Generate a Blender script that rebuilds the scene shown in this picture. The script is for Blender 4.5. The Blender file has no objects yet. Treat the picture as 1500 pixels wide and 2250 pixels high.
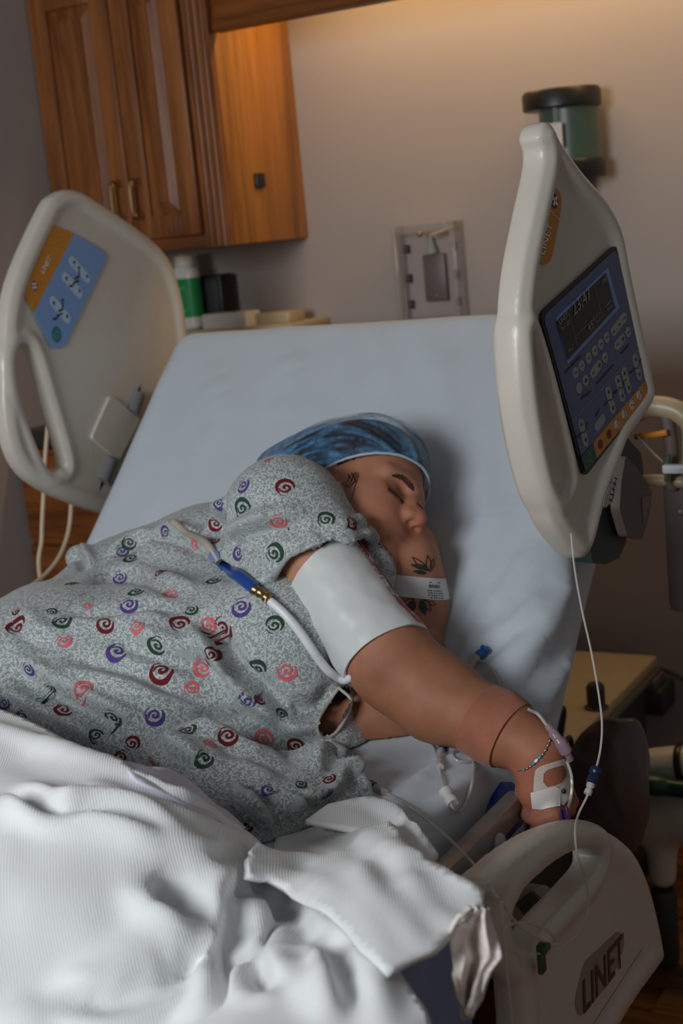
import bpy, bmesh, math, random
import numpy as np
from mathutils import Vector, Matrix
from mathutils.bvhtree import BVHTree

# ------------------------------------------------------------------ camera, world, lights, exposure
SC = bpy.context.scene
COL = SC.collection
F_PX, PITCH, ROLL, YAW, CAM_H = 3125.0, math.radians(11), math.radians(5.55), math.radians(30), 1.42
_rt = np.array([math.cos(YAW), math.sin(YAW), 0]); _fl = np.array([-math.sin(YAW), math.cos(YAW), 0]); _up = np.array([0, 0, 1.])
C_FWD = _fl*math.cos(PITCH) - _up*math.sin(PITCH)
_u = _up*math.cos(PITCH) + _fl*math.sin(PITCH)
C_RT = _rt*math.cos(ROLL) - _u*math.sin(ROLL)
C_UP = _u*math.cos(ROLL) + _rt*math.sin(ROLL)
CAM = np.array([0, 0, CAM_H])
cd = bpy.data.cameras.new('camera'); cam = bpy.data.objects.new('camera', cd); COL.objects.link(cam)
cd.sensor_fit = 'VERTICAL'; cd.sensor_height = 36.0; cd.sensor_width = 24.0
cd.lens = F_PX/2250*36.0
cd.clip_start = 0.02; cd.clip_end = 30
cd.dof.use_dof = True; cd.dof.focus_distance = 1.62; cd.dof.aperture_fstop = 5.6
m = Matrix(((C_RT[0], C_UP[0], -C_FWD[0], 0), (C_RT[1], C_UP[1], -C_FWD[1], 0), (C_RT[2], C_UP[2], -C_FWD[2], CAM_H), (0, 0, 0, 1)))
cam.matrix_world = m
SC.camera = cam

w = bpy.data.worlds.new('room_ambient'); SC.world = w; w.use_nodes = True
w.node_tree.nodes['Background'].inputs[0].default_value = (0.86, 0.84, 0.85, 1)
w.node_tree.nodes['Background'].inputs[1].default_value = 0.125

def lamp(name, kind, loc, target, energy, color, size=0.3, size_y=None):
    l = bpy.data.lights.new(name, kind); o = bpy.data.objects.new(name, l); COL.objects.link(o)
    o.location = loc
    o.rotation_euler = (Vector(target)-Vector(loc)).to_track_quat('-Z', 'Y').to_euler()
    l.energy = energy; l.color = color
    if kind == 'AREA':
        l.size = size
        if size_y: l.shape = 'RECTANGLE'; l.size_y = size_y
    return o
lamp('flash_bounce', 'AREA', (-1.06, -0.75, 1.74), (-1.0, 1.6, 0.9), 34, (0.93, 0.97, 1.0), 0.75)
lamp('undercabinet_tube', 'AREA', (-0.95, 2.60, 2.02), (-0.95, 2.68, 0.6), 4.4, (1.0, 0.65, 0.29), 1.15, 0.06)

vs = SC.view_settings
SC.display_settings.display_device = 'sRGB'
vs.view_transform = 'Standard'; vs.look = 'None'; vs.gamma = 1.0; vs.exposure = 0.0; vs.use_curve_mapping = False

# ------------------------------------------------------------------ placing helpers
def A(*v): return np.array(v, float)
def ray(px, py): return C_FWD + C_RT*((px-750)/F_PX) - C_UP*((py-1125)/F_PX)
def at(px, py, z): return CAM + ray(px, py)*z                  # the point at depth z
def onp(px, py, p0, n):                                         # the point on a plane of the room
    v = ray(px, py); p0 = np.asarray(p0, float); n = np.asarray(n, float)
    return CAM + v*(((p0-CAM)@n)/(v@n))
def onX(px, py, x): return onp(px, py, (x, 0, 0), (1, 0, 0))
def onY(px, py, y): return onp(px, py, (0, y, 0), (0, 1, 0))
def onZ(px, py, z): return onp(px, py, (0, 0, z), (0, 0, 1))
def unit(v): v = np.asarray(v, float); return v/np.linalg.norm(v)

# ------------------------------------------------------------------ object helpers
def finish(o, label=None, cat=None, group=None, kind=None):
    if label: o['label'] = label
    if cat: o['category'] = cat
    if group: o['group'] = group
    if kind: o['kind'] = kind
    return o
def mesh_np(name, V, quads=None, tris=None, polys=None, smooth=True):
    me = bpy.data.meshes.new(name)
    V = np.asarray(V, np.float32)
    if polys is not None:
        me.from_pydata([tuple(v) for v in V.tolist()], [], polys)
    else:
        loops = []; starts = []; tot = []
        n = 0
        if quads is not None and len(quads):
            loops.append(np.asarray(quads, np.int32).ravel()); k = len(quads); starts.append(np.arange(k)*4); n = k*4; tot.append(np.full(k, 4))
        if tris is not None and len(tris):
            loops.append(np.asarray(tris, np.int32).ravel()); k = len(tris); starts.append(n+np.arange(k)*3); tot.append(np.full(k, 3))
        loops = np.concatenate(loops).astype(np.int32); starts = np.concatenate(starts).astype(np.int32); tot = np.concatenate(tot).astype(np.int32)
        me.vertices.add(len(V)); me.vertices.foreach_set('co', V.ravel())
        me.loops.add(len(loops)); me.loops.foreach_set('vertex_index', loops)
        me.polygons.add(len(starts)); me.polygons.foreach_set('loop_start', starts); me.polygons.foreach_set('loop_total', tot)
        me.update(calc_edges=True)
    if smooth: me.polygons.foreach_set('use_smooth', np.ones(len(me.polygons), bool))
    me.update()
    return me
def link(name, me, mat, parent=None, origin=None, **kw):
    """link a mesh given in world coordinates; its origin goes to the base of its bounds"""
    n = len(me.vertices); co = np.empty(n*3, np.float32); me.vertices.foreach_get('co', co); co = co.reshape(-1, 3)
    if origin is None:
        lo, hi = co.min(0), co.max(0); origin = A((lo[0]+hi[0])/2, (lo[1]+hi[1])/2, lo[2])
    origin = np.asarray(origin, float)
    me.vertices.foreach_set('co', (co-origin).astype(np.float32).ravel()); me.update()
    o = bpy.data.objects.new(name, me); COL.objects.link(o)
    if mat is not None:
        for mm in (mat if isinstance(mat, (list, tuple)) else [mat]): me.materials.append(mm)
    o.location = origin
    if parent is not None:
        o.parent = parent
        par = parent; off = A(0, 0, 0)
        while par is not None: off = off+np.array(par.location); par = par.parent
        o.location = origin-off
    return finish(o, **kw)
def empty(name, loc, **kw):
    o = bpy.data.objects.new(name, None); COL.objects.link(o); o.location = tuple(loc); o.empty_display_size = 0.05
    return finish(o, **kw)

class MB:
    """collects simple solids into one mesh"""
    def __init__(s): s.b = bmesh.new()
    def _x(s, vs, M):
        if M is not None: bmesh.ops.transform(s.b, matrix=M, verts=vs)
    def box(s, c, size, M=None, bev=0.0, seg=2):
        r = bmesh.ops.create_cube(s.b, size=1.0); vs = r['verts']
        for v in vs: v.co = Vector((v.co.x*size[0]+c[0], v.co.y*size[1]+c[1], v.co.z*size[2]+c[2]))
        if bev > 0:
            es = list({e for v in vs for e in v.link_edges})
            res = bmesh.ops.bevel(s.b, geom=es, offset=bev, segments=seg, affect='EDGES', profile=0.5)
            vs = list({v for f in res['faces'] for v in f.verts} | {v for v in vs if v.is_valid})
        s._x(vs, M); return s
    def cyl(s, a, b, r1, r2=None, n=20, caps=True):
        a, b = Vector(a), Vector(b); r2 = r1 if r2 is None else r2
        d = b-a
        M = Matrix.Translation((a+b)/2) @ d.to_track_quat('Z', 'Y').to_matrix().to_4x4()
        bmesh.ops.create_cone(s.b, cap_ends=caps, cap_tris=False, segments=n, radius1=max(r1, 1e-5), radius2=max(r2, 1e-5), depth=d.length, matrix=M)
        return s
    def lathe(s, prof, base, axis=(0, 0, 1), n=24):
        base = Vector(base); q = Vector(axis).to_track_quat('Z', 'Y')
        rings = []
        for r, h in prof:
            rings.append([s.b.verts.new(base+q @ Vector((r*math.cos(2*math.pi*i/n), r*math.sin(2*math.pi*i/n), h))) for i in range(n)])
        for a, b in zip(rings, rings[1:]):
            for i in range(n): s.b.faces.new((a[i], a[(i+1) % n], b[(i+1) % n], b[i]))
        s.b.faces.new(rings[0][::-1]); s.b.faces.new(rings[-1]); return s
    def ball(s, c, r, scale=(1, 1, 1), M=None, n=16):
        res = bmesh.ops.create_uvsphere(s.b, u_segments=n, v_segments=max(8, n//2), radius=r)
        for v in res['verts']: v.co = Vector((v.co.x*scale[0], v.co.y*scale[1], v.co.z*scale[2]))
        if M is not None: bmesh.ops.transform(s.b, matrix=M, verts=res['verts'])
        for v in res['verts']: v.co += Vector(c)
        return s
    def tube(s, pts, r, n=8, taper=None):
        pts = [Vector(p) for p in pts]; rings = []
        N = None
        for i, p in enumerate(pts):
            t = (pts[min(i+1, len(pts)-1)]-pts[max(i-1, 0)]).normalized()
            if N is None: N = t.orthogonal().normalized()
            N = (N-t*N.dot(t)).normalized(); B = t.cross(N)
            rr = r if taper is None else r*taper(i/(len(pts)-1))
            rings.append([s.b.verts.new(p+(N*math.cos(2*math.pi*k/n)+B*math.sin(2*math.pi*k/n))*rr) for k in range(n)])
        for a, b in zip(rings, rings[1:]):
            for k in range(n): s.b.faces.new((a[k], a[(k+1) % n], b[(k+1) % n], b[k]))
        s.b.faces.new(rings[0][::-1]); s.b.faces.new(rings[-1]); return s
    def prism(s, pts, ext):
        """polygon pts (3D, planar) pushed along the vector ext"""
        e = Vector(ext); a = [s.b.verts.new(Vector(p)) for p in pts]; b = [s.b.verts.new(Vector(p)+e) for p in pts]
        n = len(a)
        s.b.faces.new(a[::-1]); s.b.faces.new(b)
        for i in range(n): s.b.faces.new((a[i], a[(i+1) % n], b[(i+1) % n], b[i]))
        return s
    def build(s, name, mat, parent=None, smooth=True, autosmooth=35, **kw):
        bmesh.ops.recalc_face_normals(s.b, faces=s.b.faces)
        me = bpy.data.meshes.new(name); s.b.to_mesh(me); s.b.free()
        if smooth:
            me.polygons.foreach_set('use_smooth', np.ones(len(me.polygons), bool))
            if autosmooth: me.set_sharp_from_angle(angle=math.radians(autosmooth))
        return link(name, me, mat, parent, **kw)

def spline(pts, n=8):
    """Catmull-Rom through the points"""
    P = np.asarray(pts, float)
    if len(P) < 3: return np.array([P[0]+(P[-1]-P[0])*t for t in np.linspace(0, 1, n+1)])
    Q = np.vstack([2*P[0]-P[1], P, 2*P[-1]-P[-2]]); out = []
    for i in range(1, len(Q)-2):
        p0, p1, p2, p3 = Q[i-1], Q[i], Q[i+1], Q[i+2]
        for t in np.linspace(0, 1, n, endpoint=False):
            out.append(.5*((2*p1)+(-p0+p2)*t+(2*p0-5*p1+4*p2-p3)*t*t+(-p0+3*p1-3*p2+p3)*t**3))
    out.append(P[-1]); return np.array(out)

# ------------------------------------------------------------------ signed distance sculpting
BIG = 0.3
def smin(a, b, k):
    if k <= 0: return np.minimum(a, b)
    h = np.maximum(k-np.abs(a-b), 0)/k
    return np.minimum(a, b)-h*h*(k*.25)
def smax(a, b, k): return -smin(-a, -b, k)
class Prim:
    def __init__(s, fn, c, R, k=0.02, op='u'): s.fn, s.c, s.R, s.k, s.op = fn, np.asarray(c, np.float32), R, k, op
def p_sphere(c, r, k=.02, op='u'):
    c = np.asarray(c, np.float32); return Prim(lambda P: np.linalg.norm(P-c, axis=1)-r, c, r, k, op)
def p_cone(a, b, ra, rb, k=.02, op='u'):
    a = np.asarray(a, np.float32); b = np.asarray(b, np.float32); ab = b-a; L2 = float(ab@ab)+1e-12
    def fn(P):
        t = np.clip((P-a)@ab/L2, 0, 1)
        return np.linalg.norm(P-a-t[:, None]*ab, axis=1)-(ra+(rb-ra)*t)
    return Prim(fn, (a+b)/2, math.sqrt(L2)/2+max(ra, rb), k, op)
def p_ell(c, rad, R=None, k=.02, op='u'):
    c = np.asarray(c, np.float32); rad = np.asarray(rad, np.float32)
    Rt = None if R is None else np.asarray(R, np.float32)       # columns = local axes
    def fn(P):
        q = P-c
        if Rt is not None: q = q@Rt
        k0 = np.linalg.norm(q/rad, axis=1); k1 = np.linalg.norm(q/(rad*rad), axis=1)+1e-9
        return np.where(k0 < 1e-3, -rad.min(), k0*(k0-1)/k1)
    return Prim(fn, c, float(rad.max()), k, op)
def p_box(c, half, rnd, R=None, k=.02, op='u'):
    c = np.asarray(c, np.float32); hb = np.asarray(half, np.float32)-rnd
    Rt = None if R is None else np.asarray(R, np.float32)
    def fn(P):
        q = P-c
        if Rt is not None: q = q@Rt
        q = np.abs(q)-hb
        return np.linalg.norm(np.maximum(q, 0), axis=1)+np.minimum(q.max(1), 0)-rnd
    return Prim(fn, c, float(np.linalg.norm(half)), k, op)
class Field:
    def __init__(s, prims, post=None): s.p = prims; s.post = post
    def __call__(s, P, near=None):
        P = np.asarray(P, np.float32)
        d = np.full(len(P), BIG, np.float32)
        for p in s.p:
            if near is not None and np.linalg.norm(p.c-near[0])-p.R > near[1]+.07: continue
            di = p.fn(P)
            if p.op == 'u': d = smin(d, di, p.k)
            elif p.op == 's': d = smax(d, -di, p.k)
            elif p.op == 'i': d = smax(d, di, p.k)
        if s.post is not None: d = s.post(P, d)
        return d
def surface_nets(f, lo, hi, h, blk=20, smooth=2):
    lo = np.asarray(lo, float); hi = np.asarray(hi, float)
    n = np.ceil((hi-lo)/h/blk).astype(int)*blk+1
    D = np.full(n, BIG, np.float32)
    nb = (n-1)//blk
    bi = np.stack(np.meshgrid(*[np.arange(k) for k in nb], indexing='ij'), -1).reshape(-1, 3)
    ctr = lo+(bi+.5)*blk*h
    dc = f(ctr)
    R = blk*h*.5*1.7321
    g = np.stack(np.meshgrid(*[np.arange(blk+1)]*3, indexing='ij'), -1).reshape(-1, 3)
    for b, c, d0 in zip(bi, ctr, dc):
        sl = tuple(slice(b[i]*blk, b[i]*blk+blk+1) for i in range(3))
        if abs(d0) > R*1.35+.012:
            if d0 < 0: D[sl] = np.minimum(D[sl], -.05)
            continue
        P = lo+(g+b*blk)*h
        D[sl] = f(P, (c.astype(np.float32), R)).reshape([blk+1]*3)
    return extract(D, lo, h, smooth)
def extract(D, lo, h, smooth=2):
    n = np.array(D.shape)
    S = D < 0
    # active cells
    cnt = np.zeros(np.array(n)-1, np.int8)
    for dx in (0, 1):
        for dy in (0, 1):
            for dz in (0, 1):
                cnt += S[dx:n[0]-1+dx, dy:n[1]-1+dy, dz:n[2]-1+dz]
    act = np.argwhere((cnt > 0) & (cnt < 8))
    idx = np.full(np.array(n)-1, -1, np.int32); idx[tuple(act.T)] = np.arange(len(act))
    acc = np.zeros((len(act), 3)); num = np.zeros(len(act))
    corners = [(a, b, c) for a in (0, 1) for b in (0, 1) for c in (0, 1)]
    for ca in corners:
        for ax in range(3):
            if ca[ax]: continue
            cb = list(ca); cb[ax] = 1
            da = D[tuple((act+ca).T)]; db = D[tuple((act+cb).T)]
            mk = (da < 0) != (db < 0)
            t = np.where(mk, da/np.where(mk, da-db, 1), 0)
            q = np.array(ca, float)[None, :].repeat(len(act), 0); q[:, ax] = t
            acc[mk] += q[mk]; num[mk] += 1
    V = lo+(act+acc/np.maximum(num, 1)[:, None])*h
    quads = []
    for ax in range(3):
        b, c = (ax+1) % 3, (ax+2) % 3
        s0 = [slice(1, -1)]*3; s0[ax] = slice(0, -1); s1 = list(s0); s1[ax] = slice(1, None)
        a0 = S[tuple(s0)]; a1 = S[tuple(s1)]
        e = np.argwhere(a0 != a1); off = np.ones(3, int); off[ax] = 0
        e = e+off
        flip = S[tuple(e.T)]
        def cell(db, dcc):
            q = e.copy(); q[:, b] -= db; q[:, c] -= dcc
            return idx[tuple(q.T)]
        Q = np.stack([cell(1, 1), cell(0, 1), cell(0, 0), cell(1, 0)], 1)
        Q[~flip] = Q[~flip][:, ::-1]
        quads.append(Q)
    Q = np.concatenate(quads); Q = Q[(Q >= 0).all(1)]
    V = relax(V, Q, smooth)
    return V, Q
def relax(V, Q, it=2, lam=.5):
    n = len(V); I = np.concatenate([Q[:, i] for i in range(4)]*2); J = np.concatenate([Q[:, (i+1) % 4] for i in range(4)]+[Q[:, (i-1) % 4] for i in range(4)])
    deg = np.maximum(np.bincount(I, minlength=n), 1)
    for k in range(it*2):
        l = lam if k % 2 == 0 else -lam*1.02
        mean = np.stack([np.bincount(I, V[J, a], minlength=n) for a in range(3)], 1)/deg[:, None]
        V = V+l*(mean-V)
    return V
def normals(V, Q):
    nn = np.cross(V[Q[:, 2]]-V[Q[:, 0]], V[Q[:, 3]]-V[Q[:, 1]])
    N = np.zeros_like(V)
    for i in range(4):
        for a in range(3): N[:, a] += np.bincount(Q[:, i], nn[:, a], minlength=len(V))
    return N/np.maximum(np.linalg.norm(N, axis=1), 1e-12)[:, None]
def march(f, px, py, t0=.8, t1=3.2):
    """where the line of sight meets a sculpted field"""
    v = ray(px, py); t = t0
    for i in range(120):
        d = float(f((CAM+v*t)[None])[0])
        if d < .0006: break
        t += min(max(d*.7, .0008), .08)
        if t > t1: break
    return CAM+v*t
def marchN(f, pts, **kw): return np.array([march(f, p[0], p[1], **kw) for p in pts])
def crease(V, N, line, amp, wid, side=0.0, ridge=.5, taper=True, step=False):
    """press a fold along a 3D polyline into the vertices: a groove with a swell beside it"""
    L = spline(line, 10)
    seg = np.linalg.norm(np.diff(L, axis=0), axis=1); s = np.concatenate([[0], np.cumsum(seg)])
    m = max(int(s[-1]/.004), 4)
    ss = np.linspace(0, s[-1], m); L = np.stack([np.interp(ss, s, L[:, a]) for a in range(3)], 1)
    T = np.gradient(L, axis=0); T /= np.maximum(np.linalg.norm(T, axis=1), 1e-9)[:, None]
    pad = wid*4
    mk = ((V > L.min(0)-pad) & (V < L.max(0)+pad)).all(1)
    ii = np.nonzero(mk)[0]
    for ch in np.array_split(ii, max(1, len(ii)*m//4000000+1)):
        if not len(ch): continue
        dv = V[ch][:, None, :]-L[None]
        d2 = (dv**2).sum(2); j = d2.argmin(1); d = np.sqrt(d2[np.arange(len(ch)), j])
        dvec = dv[np.arange(len(ch)), j]
        sg = np.sign(np.einsum('ij,ij->i', np.cross(T[j], dvec), N[ch]))
        tp = np.ones(len(ch))
        if taper:
            u = ss[j]/ss[-1]; tp = np.clip(np.minimum(u, 1-u)*4, 0, 1); tp = tp*tp*(3-2*tp)
        g = -np.exp(-(d/wid)**2)
        if side == 0: r = ridge*np.exp(-((d-2*wid)/wid)**2)
        else: r = np.where(sg*side > 0, ridge*2*np.exp(-((d-1.7*wid)/wid)**2), 0)
        if step: V[ch] += N[ch]*(sg*np.sign(side)*np.exp(-d/(wid*2.2))*amp*.6*tp-np.exp(-(d/(wid*.35))**2)*amp*.5*tp)[:, None]
        else: V[ch] += N[ch]*((g+r)*amp*tp)[:, None]
    return V
def crest(V, N, line, amp, wid):
    """raise a soft fold along a 3D polyline"""
    L = spline(line, 12); pad = wid*3.5
    T_ = np.linspace(0, 1, len(L)); ii = np.nonzero(((V > L.min(0)-pad) & (V < L.max(0)+pad)).all(1))[0]
    for ch in np.array_split(ii, max(1, len(ii)*len(L)//4000000+1)):
        if not len(ch): continue
        d2 = ((V[ch][:, None, :]-L[None])**2).sum(2); j = d2.argmin(1); d = np.sqrt(d2[np.arange(len(ch)), j])
        tp = np.clip(np.minimum(T_[j], 1-T_[j])*3.5, 0, 1)
        V[ch] += N[ch]*(amp*tp*np.exp(-(d/wid)**2))[:, None]
    return V
def noise3(P, scale, seed=0, oct=2):
    """smooth value noise, vectorised"""
    out = np.zeros(len(P)); amp = 1.; tot = 0
    for o in range(oct):
        q = P*scale*(2**o)+seed*17.13+100; i = np.floor(q).astype(np.int64); f = q-i; f = f*f*(3-2*f)
        def hsh(a):
            x = (a[:, 0]*73856093) ^ (a[:, 1]*19349663) ^ (a[:, 2]*83492791)
            x = (x ^ (x >> 13))*1274126177 & 0x7fffffff
            return (x ^ (x >> 16)) % 10007/10007.
        v = 0
        for a in (0, 1):
            for b in (0, 1):
                for c in (0, 1):
                    wgt = (f[:, 0] if a else 1-f[:, 0])*(f[:, 1] if b else 1-f[:, 1])*(f[:, 2] if c else 1-f[:, 2])
                    v = v+wgt*hsh(i+np.array([a, b, c]))
        out += amp*(v*2-1); tot += amp; amp *= .5
    return out/tot
def sculpt(name, f, lo, hi, h, mat, parent=None, smooth=2, edit=None, keep=None, **kw):
    V, Q = surface_nets(f, lo, hi, h, smooth=smooth)
    if edit is not None: V = edit(V, normals(V, Q), Q)
    if keep is not None:
        ok = keep(V, normals(V, Q)); Q = Q[ok[Q].all(1)]
        used = np.unique(Q); re = np.full(len(V), -1); re[used] = np.arange(len(used)); V = V[used]; Q = re[Q]
    me = mesh_np(name, V, quads=Q)
    return link(name, me, mat, parent, **kw), V, Q
# 2D polygon distance for plates
def poly_sdf(P2, poly):
    d = np.full(len(P2), 1e9); s = np.ones(len(P2)); n = len(poly)
    for i in range(n):
        a = poly[i]; b = poly[i-1]
        e = b-a; w_ = P2-a; t = np.clip(w_@e/(e@e), 0, 1); q = w_-t[:, None]*e
        d = np.minimum(d, (q*q).sum(1))
        c1 = P2[:, 1] >= a[1]; c2 = P2[:, 1] < b[1]; c3 = e[0]*w_[:, 1] > e[1]*w_[:, 0]
        fl = (c1 & c2 & c3) | (~c1 & ~c2 & ~c3); s = np.where(fl, -s, s)
    return s*np.sqrt(d)
def closed_spline(pts, n=6):
    P = np.asarray(pts, float); k = len(P); out = []
    for i in range(k):
        p0, p1, p2, p3 = P[i-1], P[i], P[(i+1) % k], P[(i+2) % k]
        for t in np.linspace(0, 1, n, endpoint=False):
            out.append(.5*((2*p1)+(-p0+p2)*t+(2*p0-5*p1+4*p2-p3)*t*t+(-p0+3*p1-3*p2+p3)*t**3))
    return np.array(out)

# ------------------------------------------------------------------ materials
def lin(r, g, b):
    f = lambda c: (c/255/12.92) if c/255 <= .04045 else ((c/255+.055)/1.055)**2.4
    return (f(r), f(g), f(b), 1)
class NT:
    def __init__(s, name):
        s.m = bpy.data.materials.new(name); s.m.use_nodes = True; s.t = s.m.node_tree; s.n = s.t.nodes
        s.b = s.n['Principled BSDF']; s.out = s.n['Material Output']
    def add(s, typ, **kw):
        n = s.n.new(typ)
        for k, v in kw.items():
            if k.startswith('_'): n.inputs[int(k[1:])].default_value = v
            else: setattr(n, k, v)
        return n
    def lk(s, a, b): s.t.links.new(a, b)
    def math(s, op, a, b=None, c=None, clamp=False):
        n = s.n.new('ShaderNodeMath'); n.operation = op; n.use_clamp = clamp
        for i, v in enumerate((a, b, c)):
            if v is None: continue
            if isinstance(v, (int, float)): n.inputs[i].default_value = v
            else: s.lk(v, n.inputs[i])
        return n.outputs[0]
    def vmath(s, op, a, b=None):
        n = s.n.new('ShaderNodeVectorMath'); n.operation = op
        for i, v in enumerate((a, b)):
            if v is None: continue
            if isinstance(v, (tuple, list)): n.inputs[i].default_value = v
            else: s.lk(v, n.inputs[i])
        return n
    def mix(s, fac, a, b, blend='MIX'):
        n = s.n.new('ShaderNodeMix'); n.data_type = 'RGBA'; n.blend_type = blend
        for sock, v in ((n.inputs[0], fac), (n.inputs[6], a), (n.inputs[7], b)):
            if isinstance(v, (int, float, tuple, list)): sock.default_value = v
            else: s.lk(v, sock)
        return n.outputs[2]
    def ramp(s, fac, stops):
        n = s.n.new('ShaderNodeValToRGB'); e = n.color_ramp.elements
        while len(e) < len(stops): e.new(.5)
        for el, (p, c) in zip(e, stops): el.position = p; el.color = c
        s.lk(fac, n.inputs[0]); return n.outputs[0]
    def coord(s, kind='Object', scale=None, rot=None):
        tc = s.n.new('ShaderNodeTexCoord'); o = tc.outputs[kind]
        if scale or rot:
            mp = s.n.new('ShaderNodeMapping')
            if scale: mp.inputs['Scale'].default_value = scale
            if rot: mp.inputs['Rotation'].default_value = rot
            s.lk(o, mp.inputs[0]); o = mp.outputs[0]
        return o
    def noise(s, vec, scale, detail=3, rough=.5, dist=0):
        n = s.n.new('ShaderNodeTexNoise'); s.lk(vec, n.inputs['Vector'])
        n.inputs['Scale'].default_value = scale; n.inputs['Detail'].default_value = detail; n.inputs['Roughness'].default_value = rough; n.inputs['Distortion'].default_value = dist
        return n
    def bump(s, h, strength=.2, dist=.002, prev=None):
        n = s.n.new('ShaderNodeBump'); n.inputs['Strength'].default_value = strength; n.inputs['Distance'].default_value = dist
        s.lk(h, n.inputs['Height'])
        if prev is not None: s.lk(prev, n.inputs['Normal'])
        s.lk(n.outputs[0], s.b.inputs['Normal']); return n.outputs[0]
    def set(s, **kw):
        for k, v in kw.items(): s.b.inputs[k.replace('_', ' ')].default_value = v
        return s
def plain(name, col, rough=.5, metal=0, vary=.06, scale=30, bump=0, spec=.5, bscale=200, coat=0, sss=0):
    t = NT(name); c = t.coord()
    nz = t.noise(c, scale, 3)
    lo = tuple(x*(1-vary) for x in col[:3])+(1,); hi = tuple(min(x*(1+vary), 1) for x in col[:3])+(1,)
    t.lk(t.ramp(nz.outputs[0], [(.3, lo), (.7, hi)]), t.b.inputs['Base Color'])
    t.set(Roughness=rough, Metallic=metal, Specular_IOR_Level=spec)
    if coat: t.set(Coat_Weight=coat)
    if bump: t.bump(t.noise(c, bscale, 3).outputs[0], bump, .001)
    return t.m
def wood(name, dark, light, axis, rough=.35, scale=1.0):
    t = NT(name)
    sc = {'x': (1.6, 22, 22), 'y': (22, 1.6, 22), 'z': (22, 22, 1.6)}[axis]
    c = t.coord('Object', tuple(x*scale for x in sc))
    n1 = t.noise(c, 1.0, 5, .6, 1.2); n2 = t.noise(c, 5.0, 4, .7)
    f = t.math('ADD', t.math('MULTIPLY', n1.outputs[0], .7), t.math('MULTIPLY', n2.outputs[0], .3))
    t.lk(t.ramp(f, [(.36, dark), (.5, tuple((a+b)/2 for a, b in zip(dark, light))), (.66, light)]), t.b.inputs['Base Color'])
    t.set(Roughness=rough, Specular_IOR_Level=.4); t.bump(n2.outputs[0], .12, .001); return t.m
def clear(name, col=(1, 1, 1, 1), rough=.05, alpha=.25, ior=1.4):
    """thin clear plastic: part see-through, part glossy"""
    t = NT(name); c = t.coord(); nz = t.noise(c, 40, 2)
    t.lk(t.ramp(nz.outputs[0], [(.2, tuple(x*.95 for x in col[:3])+(1,)), (.8, col)]), t.b.inputs['Base Color'])
    t.set(Roughness=rough, Alpha=alpha, IOR=ior, Specular_IOR_Level=.6); return t.m
def textile(name, col, rib=None, rough=.9, vary=.05, bump=.25, weave=900, ribdir=(1, 0, 0), spec=.15, attr=None, sheen=.15):
    t = NT(name); c = t.coord()
    nz = t.noise(c, 14, 3)
    lo = tuple(x*(1-vary) for x in col[:3])+(1,); hi = tuple(min(x*(1+vary), 1) for x in col[:3])+(1,)
    t.lk(t.ramp(nz.outputs[0], [(.3, lo), (.7, hi)]), t.b.inputs['Base Color'])
    t.set(Roughness=rough, Specular_IOR_Level=spec, Sheen_Weight=sheen)
    nb = t.bump(t.noise(c, weave, 2).outputs[0], bump, .0006)
    if rib:
        d = t.vmath('DOT_PRODUCT', c, tuple(ribdir)).outputs['Value']
        wv = t.math('SINE', t.math('ADD', t.math('MULTIPLY', d, rib), t.math('MULTIPLY', nz.outputs[0], 9)))
        t.bump(wv, .2, .0009, nb)
    return t.m

M = {}
M['wall'] = plain('wall_paint', lin(168, 158, 153), .85, vary=.015, scale=3, bump=.06, bscale=260, spec=.2)
M['ceiling'] = plain('ceiling_paint', lin(190, 186, 180), .9, vary=.02)
M['oak_z'] = wood('oak_upright_grain', lin(94, 52, 26), lin(162, 100, 52), 'z')  # front oak, painted darker: the weaker light on it is in the colour
M['oak_side'] = wood('oak_side_lit', lin(136, 86, 34), lin(190, 126, 56), 'z', .4, .7)  # same oak as the doors, lamplight painted into a lighter golden colour
M['oak_x'] = wood('oak_level_grain', lin(88, 46, 18), lin(150, 88, 38), 'x')
M['oak_y'] = wood('oak_deep_grain', lin(104, 56, 22), lin(176, 108, 48), 'y')
M['floorwood'] = wood('floor_wood', lin(72, 44, 22), lin(150, 98, 52), 'x', .3)
M['rail'] = plain('bed_plastic', lin(205, 198, 186), .32, vary=.02, bump=.05, bscale=700)
M['rail_dim'] = plain('bed_plastic_taupe', lin(190, 178, 168), .4, vary=.03, bump=.05, bscale=700)
M['grey'] = plain('grey_plastic', lin(120, 122, 122), .4)
M['dgrey'] = plain('dark_grey_plastic', lin(52, 54, 54), .5)
M['black'] = plain('black_plastic', lin(22, 22, 22), .4)
M['steel'] = plain('brushed_steel', lin(150, 146, 142), .35, .35, vary=.08)
M['brass'] = plain('worn_brass', lin(170, 140, 96), .28, 1, vary=.1)
M['blue_pad'] = plain('blue_keypad_film', lin(122, 158, 210), .35, vary=.02)
M['blue_pad_dk'] = plain('blue_console_film', lin(74, 90, 130), .3, vary=.03)
M['amber'] = plain('amber_film', lin(196, 130, 38), .35, vary=.02)
M['teal'] = plain('teal_film', lin(14, 116, 120), .35, vary=.02)
M['dkteal'] = plain('dark_green_film', lin(10, 74, 66), .35, vary=.02)
M['paleblue'] = plain('pale_blue_print', lin(176, 200, 222), .4, vary=.02)
M['palegrey'] = plain('pale_grey_print', lin(150, 152, 150), .4, vary=.02)
M['ink'] = plain('dark_print', lin(28, 32, 40), .5, vary=.05)
M['white_ink'] = plain('white_print', lin(232, 228, 220), .5, vary=.02)
M['red_ink'] = plain('red_print', lin(176, 26, 24), .5, vary=.04)
M['maroon_dk'] = plain('dull_maroon_print', lin(92, 52, 54), .5, vary=.04)
M['maroon_ink'] = plain('maroon_print', lin(110, 34, 36), .5, vary=.04)
M['lcd'] = plain('black_display_glass', lin(16, 17, 18), .18, vary=.05)
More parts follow.
